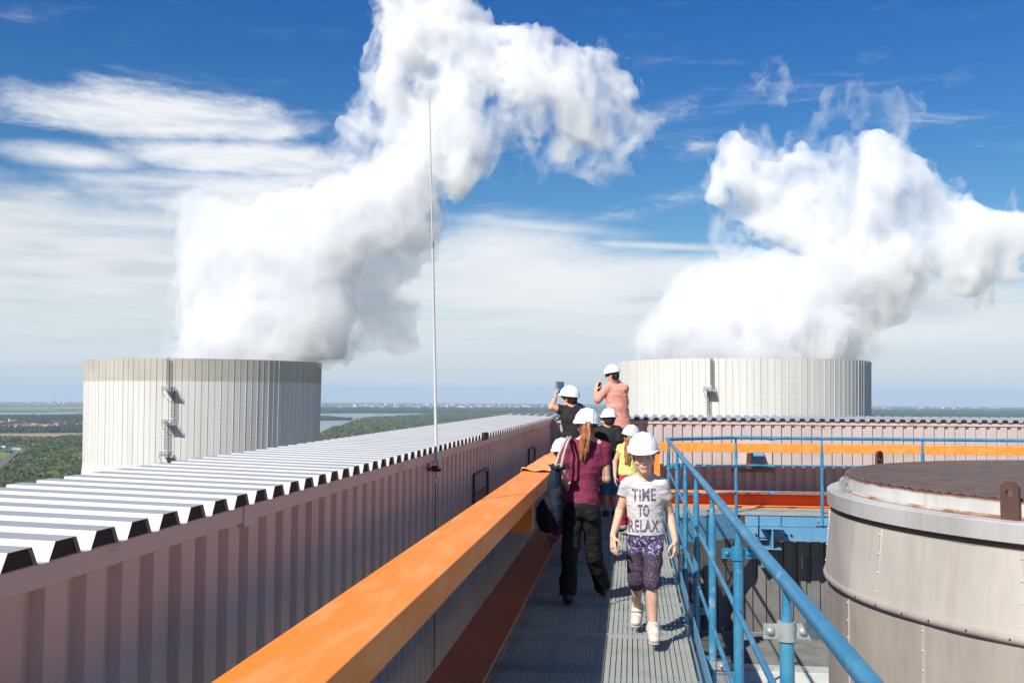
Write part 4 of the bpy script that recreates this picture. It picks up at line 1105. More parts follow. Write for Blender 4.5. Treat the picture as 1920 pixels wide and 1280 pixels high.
LW = [(1180, 240, 26), (1160, 275, 24), (1120, 270, 24), (1130, 310, 18), (1132, 345, 14), (980, 300, 28), (990, 335, 22), (950, 280, 22), (1010, 320, 18), (860, 330, 26), (1200, 265, 22), (1080, 275, 20), (900, 320, 20),
      (640, 235, 12), (650, 250, 14), (290, 668, 14, 0), (330, 662, 18, 0), (250, 672, 10, 0), (620, 672, 16, 0), (805, 420, 16)]
plume('thin_steam', Lt, LW, None, 1.1, 9, amp=5.0, wl=17, mat=m_wisp, parent=pl, base=False, k=8)
LG = [(760, 430, 46), (740, 480, 50), (690, 500, 60), (660, 560, 48), (720, 590, 36), (765, 608, 32), (745, 632, 30), (690, 560, 34), (660, 640, 32), (620, 650, 36), (788, 440, 24), (720, 440, 50)]
plume('lee_steam', Lt, [(a, b_, r_, 22) for a, b_, r_ in LG], None, 1.1, 11, amp=5.2, wl=18, mat=steam_mat('lee_steam', .05), parent=pl, base=False, k=7)
def halo(tower, lst, parent, seed, grow=5):
    plume('steam_fringe', tower, [(q[0], q[1], q[2]+grow)+tuple(q[3:]) for q in lst if q[1] < 680], None, 1.25, seed, amp=6.5, wl=13, mat=m_wisp, parent=parent, base=True, k=6)
halo(Lt, LD, pl, 61); halo(Lt, LU, pl, 62)
RD = [(1290, 700, 60), (1420, 700, 130), (1520, 690, 80), (1275, 640, 48), (1340, 610, 82), (1430, 610, 96), (1520, 600, 92), (1590, 570, 62), (1600, 620, 36), (1320, 570, 44), (1400, 545, 46), (1450, 520, 48), (1500, 540, 62), (1560, 500, 66),
      (1620, 500, 58), (1640, 550, 44), (1570, 460, 50), (1660, 480, 40), (1540, 640, 56), (1235, 650, 18)]
pr = plume('steam_plume', Rt, RD, 'dense white steam billowing out of the right cooling tower', 1.0, 14)
RU = [(1390, 300, 32), (1420, 290, 28), (1370, 350, 34), (1400, 350, 40), (1450, 330, 44), (1500, 350, 52), (1540, 330, 42), (1600, 310, 42), (1640, 320, 46), (1680, 330, 34), (1580, 380, 60), (1500, 400, 46), (1460, 400, 36), (1660, 390, 56),
      (1720, 390, 40), (1740, 430, 44), (1790, 430, 38), (1700, 450, 44), (1780, 480, 42), (1840, 440, 42), (1870, 470, 46), (1900, 430, 36), (1830, 510, 34), (1640, 440, 44), (1550, 430, 44), (1890, 500, 28), (1420, 390, 26), (1940, 450, 36), (1490, 440, 22)]
halo(Rt, RD, pr, 63); halo(Rt, RU, pr, 64)
plume('upper_steam', Rt, RU, None, 1.1, 21, amp=4.8, wl=19, mat=m_mid2, parent=pr, base=False, k=6)
RW = [(1440, 120, 16), (1430, 135, 14), (1455, 165, 14), (1465, 185, 8), (1600, 190, 26), (1570, 210, 18), (1650, 205, 26), (1690, 190, 18), (1705, 240, 22), (1680, 260, 18), (1740, 300, 10), (1620, 240, 16), (1520, 260, 22), (1500, 280, 16), (1355, 380, 20), (1380, 430, 20), (1385, 460, 14), (1845, 335, 9),
      (1700, 540, 22, 10), (1660, 590, 20, 10), (1600, 660, 26, 10), (1220, 665, 20, 0), (1190, 672, 12, 0), (1770, 530, 22), (1640, 620, 18)]
plume('thin_steam', Rt, RW, None, 1.0, 33, amp=4.6, wl=15, mat=m_wisp, parent=pr, base=False, k=8)

# ================================================================== haze over the plain
m = bpy.data.materials.new('haze_air'); m.use_nodes = True; t = NT(m.node_tree); t.n.remove(t.n['Principled BSDF'])
v = t.node('ShaderNodeVolumePrincipled'); v.inputs['Color'].default_value = (.66, .82, 1.0, 1); v.inputs['Density'].default_value = 3.8e-5; v.inputs['Anisotropy'].default_value = .0
t.l.new(v.outputs[0], t.n['Material Output'].inputs['Volume'])
o = MB().box((-50500, -50500, gz(50000, 0)-2), (50500, 50500, 330)).build('haze', m); tag(o, 'pale blue haze lying over the plain', 'haze', None, 'stuff')
# ================================================================== people
def fabric(name, col, dark=None, rough=.85, fold=(14, .004), weave=None, sheen=0):
    m = M(name, col, rough, 0, (dark or tuple(q*.72 for q in col), 9, .45, .75), None, None, .25, sheen=sheen)
    t = NT(m.node_tree); b = t.n['Principled BSDF']; tc = t.node('ShaderNodeTexCoord').outputs['Object']
    n1 = t.noise(t.mapping(tc, (1, 1, 2.2)), fold[0], 3, .5, 1.2); n2 = t.noise(tc, 420, 2, .5)
    bn = t.node('ShaderNodeBump'); bn.inputs['Distance'].default_value = fold[1]; bn.inputs['Strength'].default_value = .9; t.put(bn.inputs['Height'], n1)
    b2 = t.node('ShaderNodeBump'); b2.inputs['Distance'].default_value = .0006; b2.inputs['Strength'].default_value = .4; t.put(b2.inputs['Height'], n2)
    t.l.new(bn.outputs[0], b2.inputs['Normal']); t.l.new(b2.outputs[0], b.inputs['Normal'])
    return m
def skinmat(name, col):
    return M(name, col, .5, 0, (tuple(q*f for q, f in zip(col, (.90, .74, .68))), 16, .45, .75), None, (90, .0006), .35, sss=.12)
m_skin = skinmat('skin_light', (.62, .36, .25)); m_skin_b = skinmat('skin_boy', (.68, .42, .30)); m_lip = M('lips', (.50, .22, .18), .5)
m_brow = M('brow_hair', (.30, .17, .11), .8); m_eye = M('eye', (.10, .06, .05), .25); m_eyew = M('eye_white', (.5, .47, .44), .3)
m_hat = M('helmet_plastic', (.80, .81, .82), .28, 0, ((.72, .73, .745), 7, .5, .8), None, None, .5)
m_harn = M('helmet_harness', (.035, .035, .04), .6); m_harn2 = M('helmet_pad', (.30, .31, .33), .6)
def hairmat(name, c1, c2):
    m = M(name, c1, .45, 0, None, None, None, .5, aniso=(1, 1, 1))
    t = NT(m.node_tree); b = t.n['Principled BSDF']; tc = t.node('ShaderNodeTexCoord').outputs['Object']
    n = t.noise(t.mapping(tc, (1, 1, .06)), 150, 4, .6); t.put(b.inputs['Base Color'], t.mix(t.smooth(n, .38, .64), (*c1, 1), (*c2, 1)))
    bn = t.node('ShaderNodeBump'); bn.inputs['Distance'].default_value = .003; t.put(bn.inputs['Height'], n); t.l.new(bn.outputs[0], b.inputs['Normal'])
    return m
m_hair_r = hairmat('auburn_hair', (.40, .15, .05), (.13, .045, .018)); m_hair_g = hairmat('light_brown_hair', (.42, .22, .09), (.20, .09, .035))
m_hair_d = hairmat('dark_hair', (.035, .02, .014), (.015, .01, .008)); m_hair_b = hairmat('brown_hair', (.13, .07, .035), (.06, .03, .015))

# hard hat, built once: x right, y front, z up, origin in the middle of the brim plane
def make_hat():
    s_ = SDF((-.15, -.17, -.05), (.15, .22, .16), .0034)
    s_.ell((0, 0, .004), (.108, .130, .128), k=0)
    s_.ell((0, 0, .006), (.024, .133, .1305), k=.006)
    s_.ell((.052, -.004, .008), (.010, .115, .114), k=.008); s_.ell((-.052, -.004, .008), (.010, .115, .114), k=.006)
    s_.cut((0, 0, -.002), (0, 0, -1))
    s_.ell((0, .006, .002), (.115, .143, .008), k=.006)
    s_.ell((0, .098, -.004), (.083, .068, .0075), k=.008)
    for q in (-1, 1): s_.ell((q*.107, .0, .016), (.010, .026, .014), k=.004)
    s_.ell((0, 0, -.004), (.1015, .1235, .118), k=0, op='sub')
    V, Q = s_.mesh(1); o = mesh_np('hard_hat', V, Q, m_hat, None, True); me = o.data; bpy.data.objects.remove(o)
    def ring(rx, ry, z0, z1, th, name, mat):
        V = []; n = 40
        for r_, z in ((0, z0), (th, z0), (th, z1), (0, z1)):
            for a in np.linspace(0, 2*math.pi, n, endpoint=False): V.append(((rx+r_)*math.cos(a), (ry+r_)*math.sin(a), z))
        Q = [(i*n+j, i*n+(j+1) % n, ((i+1) % 4)*n+(j+1) % n, ((i+1) % 4)*n+j) for i in range(4) for j in range(n)]
        o = mesh_np(name, V, Q, mat, None, True); me = o.data; bpy.data.objects.remove(o); return me
    return me, ring(.086, .106, -.030, .006, .004, 'harness', m_harn), None
HAT, HARN, _ = make_hat()
def put_hat(root, base, R_, F_, U_, s_=1.0, harness=True):
    mw = Matrix(((R_[0], F_[0], U_[0]), (R_[1], F_[1], U_[1]), (R_[2], F_[2], U_[2])))@Matrix.Scale(s_, 3)
    off = np.array(base)-world_loc(root)
    for nm, me in (('hard_hat', HAT), ('hat_harness', HARN)):
        if nm == 'hat_harness' and not harness: continue
        o = bpy.data.objects.new(nm, me); COL.objects.link(o); 
        o.parent = root if nm == 'hard_hat' else hat_o
        if nm == 'hard_hat': o.matrix_basis = Matrix.Translation(Vector(off))@mw.to_4x4(); hat_o = o

def frame(fwd, up_=(0, 0, 1)):
    F_ = unit(fwd); U_ = np.array(up_, dtype=float); U_ = unit(U_-F_*F_.dot(U_)); R_ = np.cross(F_, U_); return R_, F_, U_

def hand(s_, wr, d, palm, side, L=.185, curl=.35, k=.006, spread=1.0, thumb=1.0):
    """palm and five separate fingers; side = direction of the thumb"""
    d = unit(d); palm = np.array(palm, float); palm = unit(palm-d*palm.dot(d)); T = np.cross(d, palm); T = T if T.dot(side) > 0 else -T
    wr = np.array(wr); pl_ = L*.50; q = L/.185
    for o_ in (-.025, -.008, .009, .024): s_.cap(wr+T*o_*.6*q+d*.008*q, wr+d*pl_*(.98-.3*abs(o_))+T*o_*q, .0125*q, .0115*q, k=.012*q)
    for o_, ln, cu in ((.030, .80, .8), (.0105, .90, .9), (-.0095, .84, 1.0), (-.029, .66, 1.15)):
        p = wr+d*pl_*.95+T*o_*q; dd = unit(d+T*o_*2.2*spread); a = 0
        for sg, rr, cc in ((.46, .0086, .35), (.30, .0079, .8), (.24, .0070, .9)):
            a += curl*cu*cc*1.25
            di = dd*math.cos(a)+palm*math.sin(a); p2 = p+di*ln*L*.52*sg
            s_.cap(p, p2, rr*q, rr*.93*q, k=.003*q); p = p2
    b0 = wr+d*.022*q+T*.022*q; b1 = b0+unit(d*.55+T*.75*thumb+palm*.35)*.042*q; b2 = b1+unit(d*.85+T*.25*thumb+palm*.4)*.032*q; b3 = b2+unit(d*.9-T*.05+palm*.3)*.022*q
    s_.cap(b0, b1, .0125*q, .0105*q, k=.012*q); s_.cap(b1, b2, .0098*q, .0090*q, k=.003*q); s_.cap(b2, b3, .0088*q, .0075*q, k=.003*q)

def person(label, J, S, g, fwd, hfwd, hup=(0, 0, 1), hs=1.0, hvox=.009, hands=(), shoes=None, hat=1.0, hair=None, group=None, skin=None, female=False, hatlift=.03, hattilt=0.0):
    J = {k: np.array(v, dtype=float) for k, v in J.items()}
    base = (J['anL']+J['anR'])/2; base[2] = min(J['anL'][2], J['anR'][2])-.075*S
    root = thing('person', base, label, 'person', group)
    R_, F_, U_ = frame(fwd); Rm = (R_, F_, np.array((0, 0, 1.0)))
    pts = np.array(list(J.values())); lo = pts.min(0)-.26*max(S, .8); hi = pts.max(0)+.26*max(S, .8); lo[2] = base[2]-.02
    s_ = SDF(lo, hi, hvox); 
    spine = unit(J['neck']-J['pelvis']); R0 = unit(R_-spine*spine.dot(R_)); Fm = np.cross(spine, R0); Rm = (R0, Fm if Fm.dot(F_) > 0 else -Fm, spine)
    ch = J['neck']*.66+J['pelvis']*.34; wa = J['neck']*.33+J['pelvis']*.67
    s_.ell(ch, (.145*g, .095*g, .17*S), Rm, k=.03*S); s_.ell(wa, (.120*g, .085*g, .14*S), Rm, k=.05*S); s_.ell(J['pelvis'], (.145*g, .105*g, .115*S), Rm, k=.05*S)
    s_.cap(J['shL'], J['shR'], .048*g, k=.04*S)
    for q in 'LR':
        s_.cap(J['neck']+spine*.03*S, J['sh'+q], .042*S, .046*g, k=.03*S)
        s_.cap(J['sh'+q], J['el'+q], .050*g, .037*g, k=.02*S); s_.cap(J['el'+q], J['wr'+q], .039*g, .0255*g, k=.012*S)
        s_.cap(J['hp'+q], J['kn'+q], .082*g, .055*g, k=.03*S); s_.cap(J['kn'+q], J['an'+q], .052*g, .034*g, k=.02*S)
        c_ = J['kn'+q]*.68+J['an'+q]*.32-F_*.016*S; s_.ell(c_, (.040*g, .042*g, .09*S), k=.03*S)
        s_.cap(J['an'+q]-F_*.02*S-np.array((0, 0, .035*S)), J['toe'+q]+np.array((0, 0, .02*S)), .034*S, .028*S, k=.02*S)
    Rh, Fh, Uh = frame(hfwd, hup); c = J['head']; H = hs; Hm = (Rh, Fh, Uh)
    s_.cap(J['neck']-spine*.02, c-Uh*.05*H-Fh*.015*H, .056*S*(.9 if female else 1), .050*H, k=.02*S)
    s_.ell(c+Uh*.022*H-Fh*.008*H, (.074*H, .094*H, .098*H), Hm, k=.01); s_.ell(c+Fh*.028*H-Uh*.048*H, (.056*H, .060*H, .068*H), Hm, k=.03*H)
    s_.ell(c+Fh*.066*H-Uh*.098*H, (.022*H, .018*H, .017*H), Hm, k=.02*H)
    s_.cap(c+Fh*.084*H+Uh*.004*H, c+Fh*.100*H-Uh*.030*H, .0085*H, .0115*H, k=.008*H); 
    for q in (-1, 1):
        s_.ell(c+Fh*.096*H+Rh*q*.0115*H-Uh*.033*H, (.008*H, .009*H, .007*H), Hm, k=.005*H)
        s_.ell(c+Fh*.074*H+Rh*q*.040*H-Uh*.030*H, (.020*H, .014*H, .018*H), Hm, k=.015*H)
        s_.ell(c+Fh*.094*H+Rh*q*.031*H+Uh*.004*H, (.017*H, .009*H, .010*H), Hm, k=.010*H, op='sub')
        s_.ell(c+Rh*q*.073*H-Fh*.004*H-Uh*.012*H, (.009*H, .019*H, .031*H), Hm, k=.006*H)
        s_.cap(c+Fh*.090*H+Rh*q*.014*H+Uh*.021*H, c+Fh*.078*H+Rh*q*.048*H+Uh*.022*H, .008*H, .006*H, k=.01*H)
    s_.cap(c+Fh*.086*H-Rh*.018*H-Uh*.060*H, c+Fh*.086*H+Rh*.018*H-Uh*.060*H, .0065*H, k=.006*H)
    s_.cap(c+Fh*.084*H-Rh*.013*H-Uh*.0715*H, c+Fh*.084*H+Rh*.013*H-Uh*.0715*H, .0070*H, k=.006*H)
    for a_ in hands: hand(s_, J['wr'+a_[0]], *a_[1:])
    V, Q = s_.mesh(1); o = mesh_np('body', V, Q, skin or m_skin, root, True)
    for mm in (m_lip, m_eye, m_brow): o.data.materials.append(mm)
    C3 = V[Q].mean(1); rel = C3-c; x, y, z = rel@Rh/H, rel@Fh/H, rel@Uh/H
    mi = np.zeros(len(Q), dtype=np.int32); fr = y > .05
    mi[fr & (np.abs(x) < .023-.0*z) & (np.abs(z+.0655) < .0115-.25*np.abs(x))] = 1
    ax_ = np.abs(x); mi[fr & (np.abs(ax_-.031) < .014) & (np.abs(z-.002) < .0034)] = 2
    mi[fr & (z > -.2) & (ax_ > .014) & (ax_ < .050) & (np.abs(z-.0215-.10*(ax_-.03)) < .0042)] = 3
    o.data.polygons.foreach_set('material_index', mi)
    ctx = dict(J=J, S=S, g=g, R=R_, F=F_, Rm=Rm, spine=spine, root=root, h=hvox, Rh=Rh, Fh=Fh, Uh=Uh, c=c, H=H, ch=ch, wa=wa, lo=lo, hi=hi, body=o)
    if hat:
        ct, st = math.cos(hattilt), math.sin(hattilt); Fq, Uq = Fh*ct-Uh*st, Uh*ct+Fh*st
        put_hat(root, c+Uh*hatlift*H+Fh*.004, Rh, Fq, Uq, hat, F_[1] > -.5)
    if hair:
        h_ = SDF(c-.14, c+.14, hvox*.8); h_.ell(c+Uh*.022*H-Fh*.012*H, (.081*H, .098*H, .104*H), Hm, k=0); h_.ell(c-Fh*.04*H-Uh*.03*H, (.064*H, .056*H, .062*H*hair[1]), Hm, k=.02)
        h_.cut(c+Fh*.035*H, Fh*.9-Uh*.25); h_.noise(.004, .02, 3, stretch=(1, 1, .4))
        h_.cut(c-Uh*.075*H*hair[1], -Uh)
        h_.build('hair', hair[0], root)
    return ctx
def shirt(X, mat, off=.014, sleeve=.55, hem=.0, name='shirt', fold=.010, slv_r=1.25, collar=True, seed=1, wrap=1.0, wl=.11, box=0.0):
    J, S, g, sp, Rm = X['J'], X['S'], X['g'], X['spine'], X['Rm']; s_ = SDF(X['lo'], X['hi'], X['h'])
    o = off
    s_.ell(X['ch'], (.145*g+o, .095*g+o, .17*S+o), Rm, k=.03*S); s_.ell(X['wa'], (.120*g*wrap+o, .088*g*wrap+o, .15*S), Rm, k=.06*S)
    s_.ell(J['pelvis']+sp*.02, (.145*g*wrap+o*1.1, .105*g*wrap+o*1.1, .12*S+abs(hem)*.5+.02), Rm, k=.06*S); s_.cap(J['shL'], J['shR'], .048*g+o*.9, k=.04*S)
    if box: s_.cap(X['ch'], J['pelvis']+sp*.03, .140*g*box+o, .140*g*box+o, k=.03, flat=(X['F'], .72))
    for q in 'LR':
        s_.cap(J['neck']+sp*.012*S, J['sh'+q], .030*S+o*.6, .046*g+o*.9, k=.03*S)
        e = J['sh'+q]+(J['el'+q]-J['sh'+q])*min(sleeve, 1.0); d = unit(J['el'+q]-J['sh'+q])
        if sleeve <= 1:
            t_ = SDF(X['lo'], X['hi'], X['h']); t_.cap(J['sh'+q], e+d*.05, .050*g+o, (.050-.013*sleeve)*g*slv_r+o*.8, k=0); t_.cut(e, d)
            s_._comb((slice(None),)*3, t_.f, .025*S, 'add')
        else:
            s_.cap(J['sh'+q], J['el'+q], .050*g+o, .040*g+o, k=.025*S)
            e2 = J['el'+q]+(J['wr'+q]-J['el'+q])*(sleeve-1); s_.cap(J['el'+q], e2, .040*g+o, .034*g+o, k=.01)
    s_.noise(fold, wl, 3, .5, stretch=(1.0, 1.0, 1.9), seed=seed)
    s_.noise(fold*.35, wl*.35, 2, .5, stretch=(.6, .6, 1.6), seed=seed+5, band=.03)
    s_.cut(J['pelvis']-sp*hem, -sp)
    if collar: s_.ell(J['neck']+sp*.052*S+X['F']*.018*S, (.064*S, .060*S, .026*S), Rm, k=.006, op='sub')
    ob = s_.build(name, mat, X['root'])
    return ob
def trousers(X, mat, off=.012, length=1.0, flare=1.0, name='trousers', fold=.0045, seed=3, knee=1.0, thigh=1.0):
    J, S, g, sp, Rm = X['J'], X['S'], X['g'], X['spine'], X['Rm']; s_ = SDF(X['lo'], X['hi'], X['h']); o = off
    s_.ell(J['pelvis']-sp*.01, (.146*g+o, .107*g+o, .12*S), Rm, k=.03*S)
    for q in 'LR':
        s_.ell(J['hp'+q]-X['F']*.035*S+sp*.0, (.078*g+o*.5, .075*g+o*.5, .085*S), k=.03*S)
        lg = length if np.isscalar(length) else length['LR'.index(q)]
        e = J['kn'+q]+(J['an'+q]-J['kn'+q])*(lg-.5)*2 if lg > .5 else J['hp'+q]+(J['kn'+q]-J['hp'+q])*lg*2
        t_ = SDF(X['lo'], X['hi'], X['h'])
        if lg > .5:
            t_.cap(J['hp'+q], J['kn'+q], .082*g*thigh+o, .057*g*knee+o, k=.02); d = unit(e-J['kn'+q]); t_.cap(J['kn'+q], e+d*.04, .057*g*knee+o, .046*g*flare+o, k=.02); t_.cut(e, d)
        else:
            d = unit(e-J['hp'+q]); t_.cap(J['hp'+q], e+d*.05, .084*g+o, .070*g*flare+o, k=.02); t_.cut(e, d)
        s_._comb((slice(None),)*3, t_.f, .006*S, 'add')
    fold = min(fold, .0045)
    s_.noise(fold, .10, 3, .5, stretch=(1, 1, 1.5), seed=seed); s_.noise(fold*.35, .03, 2, .5, stretch=(.8, .8, 1.6), seed=seed+3, band=.03)
    s_.cut(J['pelvis']+sp*.085*S, sp)
    return s_.build(name, mat, X['root'])
def shoe(X, q, mat, sole, L=.24, w=.042, h=.07, name='shoe', heel=.0, high=0.0):
    J, S = X['J'], X['S']; an, toe = J['an'+q], J['toe'+q]; d = toe-an; d[2] = 0; d = unit(d)
    up_ = np.array((0, 0, 1.0)); ft = unit(toe-(an-d*.05*S-up_*(.045*S)))
    c0 = toe+up_*.022*S; c1 = toe-ft*(L-.07*S)+up_*.030*S
    lo = np.minimum(np.minimum(c0, c1), an)-.10; hi = np.maximum(np.maximum(c0, c1), an)+.10
    s_ = SDF(lo, hi, min(X['h'], .0055)); s_.cap(c1, c0, w*1.02, w*.88, k=.01, flat=(up_, .8)); s_.cap(c1+up_*.02*S, an+up_*(.005+high), w*.92, w*.82, k=.03); s_.cap(c0*.45+c1*.55+up_*.03*S, an, w*.8, w*.75, k=.03)
    n_ = np.cross(np.cross(ft, up_), ft); n_ = unit(n_); p0 = toe-n_*.012; s_.cut(p0, -n_); s_.cut(an+up_*(.03*S+high), up_)
    o = s_.build(name, mat, X['root'])
    s2 = SDF(lo, hi, min(X['h'], .0055)); s2.cap(c1, c0, w*1.12, w*1.0, k=.01); s2.cut(p0+n_*.012, n_); s2.cut(p0-n_*.006, -n_)
    V, Q = s2.mesh(1)
    if len(Q): mesh_np('sole', V, Q, sole, o, True)
    return o
def jp(Y, **k): return {a: P(v[0], v[1], v[2] if len(v) > 2 else Y) for a, v in k.items()}
m_white_shoe = M('white_leather', (.62, .56, .50), .5, 0, ((.48, .40, .34), 18, .45, .7)); m_sole = M('pale_rubber', (.55, .42, .38), .7); m_dark_sole = M('dark_rubber', (.03, .03, .03), .8)
m_dark_shoe = M('dark_leather', (.035, .025, .022), .5); m_pink_shoe = M('pink_canvas', (.45, .08, .16), .7, 0, ((.45, .42, .42), 25, .5, .6)); m_grey_shoe = M('beige_canvas', (.30, .24, .19), .8)

# ---- boy walking towards the camera
Jb = jp(7.18, head=(1207, 856, 7.13), neck=(1209, 893), pelvis=(1211, 1004), shR=(1180, 907), shL=(1240, 908), elR=(1162, 958, 7.22), wrR=(1149, 1004, 7.05), elL=(1256, 964, 7.25), wrL=(1266, 1013, 7.18),
        hpR=(1195, 1018, 7.2), hpL=(1226, 1018, 7.17), knR=(1193, 1086, 7.19), anR=(1195, 1139, 7.52), toeR=(1192, 1170, 7.40), knL=(1222, 1088, 6.98), anL=(1225, 1176, 7.02), toeL=(1227, 1203, 6.86))
B = person('boy in white hard hat and grey TIME TO RELAX t-shirt walking towards the camera', Jb, .80, .80, (.03, -1, 0), (-.03, -1, -.06), (-.04, 0, 1), .97, .0048,
    hands=(('R', P(1150, 1037, 7.02)-P(1149, 1004, 7.05), (.75, .65, 0), (.6, -.8, 0), .155, .45), ('L', P(1268, 1050, 7.16)-P(1266, 1013, 7.18), (-.8, .5, 0), (-.4, -.9, 0), .155, .75)),
    hat=.98, hair=(m_hair_b, .55), skin=m_skin_b, hatlift=.046, hattilt=.06)
m_tee = fabric('grey_jersey', (.56, .52, .50), (.50, .46, .45), .9, (13, .006))
tee = shirt(B, m_tee, .013, .46, -.012, 't_shirt', .004, 1.30, True, 4, 1.0, .12, box=.93)
# rolled collar and cuffs
f = MB(); cc = Jb['neck']+np.array((0, 0, .010)); Fb = np.array((.03, -1, 0))
bv = BVHTree.FromObject(tee, bpy.context.evaluated_depsgraph_get())
def on(obj, bvh, p, d, off=.002):
    o_ = Vector(p)-Vector(world_loc(obj)); hit = bvh.ray_cast(o_, Vector(d)); return (np.array(hit[0])+world_loc(obj)-np.array(d)*off) if hit[0] is not None else None
ring = []
for a in np.linspace(0, 2*math.pi, 30):
    x, y = .052*math.cos(a), .046*math.sin(a); p = np.array((cc[0]+x, cc[1]+y-.014, cc[2]+.3)); h = on(tee, bv, p, (0, 0, -1), .001)
    if h is not None and h[2] > cc[2]-.05: ring.append(h)
if len(ring) > 8: ring.append(ring[0]); f.tube(ring, .0052, 6, False); f.build('collar', m_tee, B['root'])
# printed words
m_print = M('print_ink', (.075, .065, .12), .8, 0, ((.30, .28, .33), 70, .50, .62))
def letters(txt, px, py, hpx, wpx, obj, bvh, name, Y=7.1, dist=0.0):
    cu = bpy.data.curves.new('c', 'FONT'); cu.body = txt; cu.size = 1; cu.offset = .028; cu.resolution_u = 4; cu.space_character = 1.12
    to = bpy.data.objects.new('t', cu); COL.objects.link(to); dg = bpy.context.evaluated_depsgraph_get(); me = bpy.data.meshes.new_from_object(to.evaluated_get(dg))
    bm = bmesh.new(); bm.from_mesh(me); bmesh.ops.triangulate(bm, faces=bm.faces[:])
    co = np.array([v.co[:] for v in bm.verts]); x0, x1 = co[:, 0].min(), co[:, 0].max(); y0, y1 = co[:, 1].min(), co[:, 1].max()
    for _ in range(3): bmesh.ops.subdivide_edges(bm, edges=[e for e in bm.edges if e.calc_length() > .05], cuts=1, use_grid_fill=False); bmesh.ops.triangulate(bm, faces=bm.faces[:])
    bad = []
    for v in bm.verts:
        u = (v.co.x-x0)/(x1-x0)-.5; w_ = (v.co.y-y0)/(y1-y0)-.5
        p = P(px+u*wpx, py-w_*hpx, Y-.8); h = on(obj, bvh, p, unit(ray(px+u*wpx, py-w_*hpx)), .0025)
        if h is None: bad.append(v); continue
        v.co = Vector(h-world_loc(B['root']))
    bmesh.ops.delete(bm, geom=bad, context='VERTS')
    m2 = bpy.data.meshes.new(name); bm.to_mesh(m2); bm.free(); m2.materials.append(m_print)
    o = bpy.data.objects.new(name, m2); COL.objects.link(o); o.parent = obj; o.matrix_basis = Matrix.Translation(-Vector(obj.location)) if False else Matrix(); 
    bpy.data.objects.remove(to); return o
letters('TiME', 1207, 927, 24, 45, tee, bv, 'printed_word'); letters('TO', 1206.5, 957, 23, 21, tee, bv, 'printed_word'); letters('RELAX', 1207, 985.5, 23, 57, tee, bv, 'printed_word')
# patterned knee shorts
m_sh = bpy.data.materials.new('patterned_shorts'); m_sh.use_nodes = True; t = NT(m_sh.node_tree); b = t.n['Principled BSDF']; tc = t.node('ShaderNodeTexCoord').outputs['Object']
s3 = t.node('ShaderNodeSeparateXYZ'); t.put(s3.inputs[0], tc)
n1 = t.noise(t.mapping(tc, (1, 1, .8)), 26, 4, .62, 1.5); up_m = t.smooth(s3.outputs[2], .52, .57)
c = t.mix(t.math('MULTIPLY', t.smooth(n1, .50, .58), up_m), (.042, .024, .046, 1), (.50, .48, .66, 1))
n2 = t.noise(tc, 45, 3, .6, .8); c = t.mix(t.math('MULTIPLY', t.smooth(n2, .52, .60), up_m), c, (.06, .05, .20, 1))
vo = t.node('ShaderNodeTexVoronoi'); vo.inputs['Scale'].default_value = 95; t.put(vo.inputs['Vector'], tc)
dt = t.math('MULTIPLY', t.smooth(vo.outputs['Distance'], .33, .22), t.math('MULTIPLY', t.smooth(s3.outputs[2], .53, .50), t.smooth(t.noise(tc, 8, 2, .5), .42, .58)))
c = t.mix(t.math('MULTIPLY', dt, .6), c, (.42, .34, .45, 1)); t.put(b.inputs['Base Color'], c); b.inputs['Roughness'].default_value = .85
n = t.noise(t.mapping(tc, (1, 1, 1.8)), 14, 3, .5, 1); bn = t.node('ShaderNodeBump'); bn.inputs['Distance'].default_value = .006; t.put(bn.inputs['Height'], n); t.l.new(bn.outputs[0], b.inputs['Normal'])
sh = trousers(B, m_sh, .011, (.57, .575), 1.30, 'shorts', .004, 6, knee=1.0, thigh=.92)
for q in 'LR':
    s1 = shoe(B, q, m_white_shoe, m_sole, .225, .043, name='shoe', high=.022)
    an = Jb['an'+q]; f = MB(); d_ = Jb['toe'+q]-an; d_[2] = 0; d_ = unit(d_)
    for k, zz in ((.012, .0), (.045, -.018)):
        pc = an+d_*k+np.array((0, 0, zz+.004)); f.tube([pc+np.array((math.cos(a)*.041, math.sin(a)*.041, -.010*math.sin(a))) for a in np.linspace(0, 2*math.pi, 20)], .0055, 6, False)
    f.build('strap', m_white_shoe, s1)
    s_ = SDF(an-.08, an+.10, .005); s_.cap(an+np.array((0, 0, -.01)), an+(Jb['kn'+q]-an)*.10, .034, .0335, k=0); s_.build('sock', M('white_sock_'+q.lower(), (.62, .58, .54), .9, 0, ((.52, .48, .45), 40, .4, .7)), B['root'])

# ---- woman with ponytail and navy bag
Jw = jp(8.35, head=(1101, 799, 8.38), neck=(1100, 826), pelvis=(1092, 948), shL=(1066, 840), shR=(1133, 840), elL=(1053, 892, 8.33), wrL=(1063, 912, 8.56), elR=(1137, 897, 8.36), wrR=(1119, 903, 8.60),
        hpL=(1076, 962), hpR=(1109, 962), knL=(1067, 1050, 8.28), anL=(1065, 1117, 8.24), toeL=(1062, 1124, 8.38), knR=(1114, 1042, 8.42), anR=(1131, 1101, 8.62), toeR=(1132, 1109, 8.76))
Wm = person('woman with auburn ponytail, white hard hat and maroon t-shirt seen from behind', Jw, .92, .90, (-.05, 1, 0), (.05, 1, -.05), (0, 0, 1), .98, .0072,
    hands=(('L', (.3, .9, .1), (.9, 0, -.3), (0, 0, 1), .165, .7), ('R', (-.5, .85, .15), (-.9, 0, -.3), (0, 0, 1), .165, .7)), hat=1.0, hair=(m_hair_r, 1.0), female=True, hatlift=.022)
shirt(Wm, fabric('maroon_jersey', (.20, .028, .065), (.14, .02, .045), .8, (15, .007)), .010, .58, .01, 't_shirt', .004, 1.12, True, 9, .97, .10)
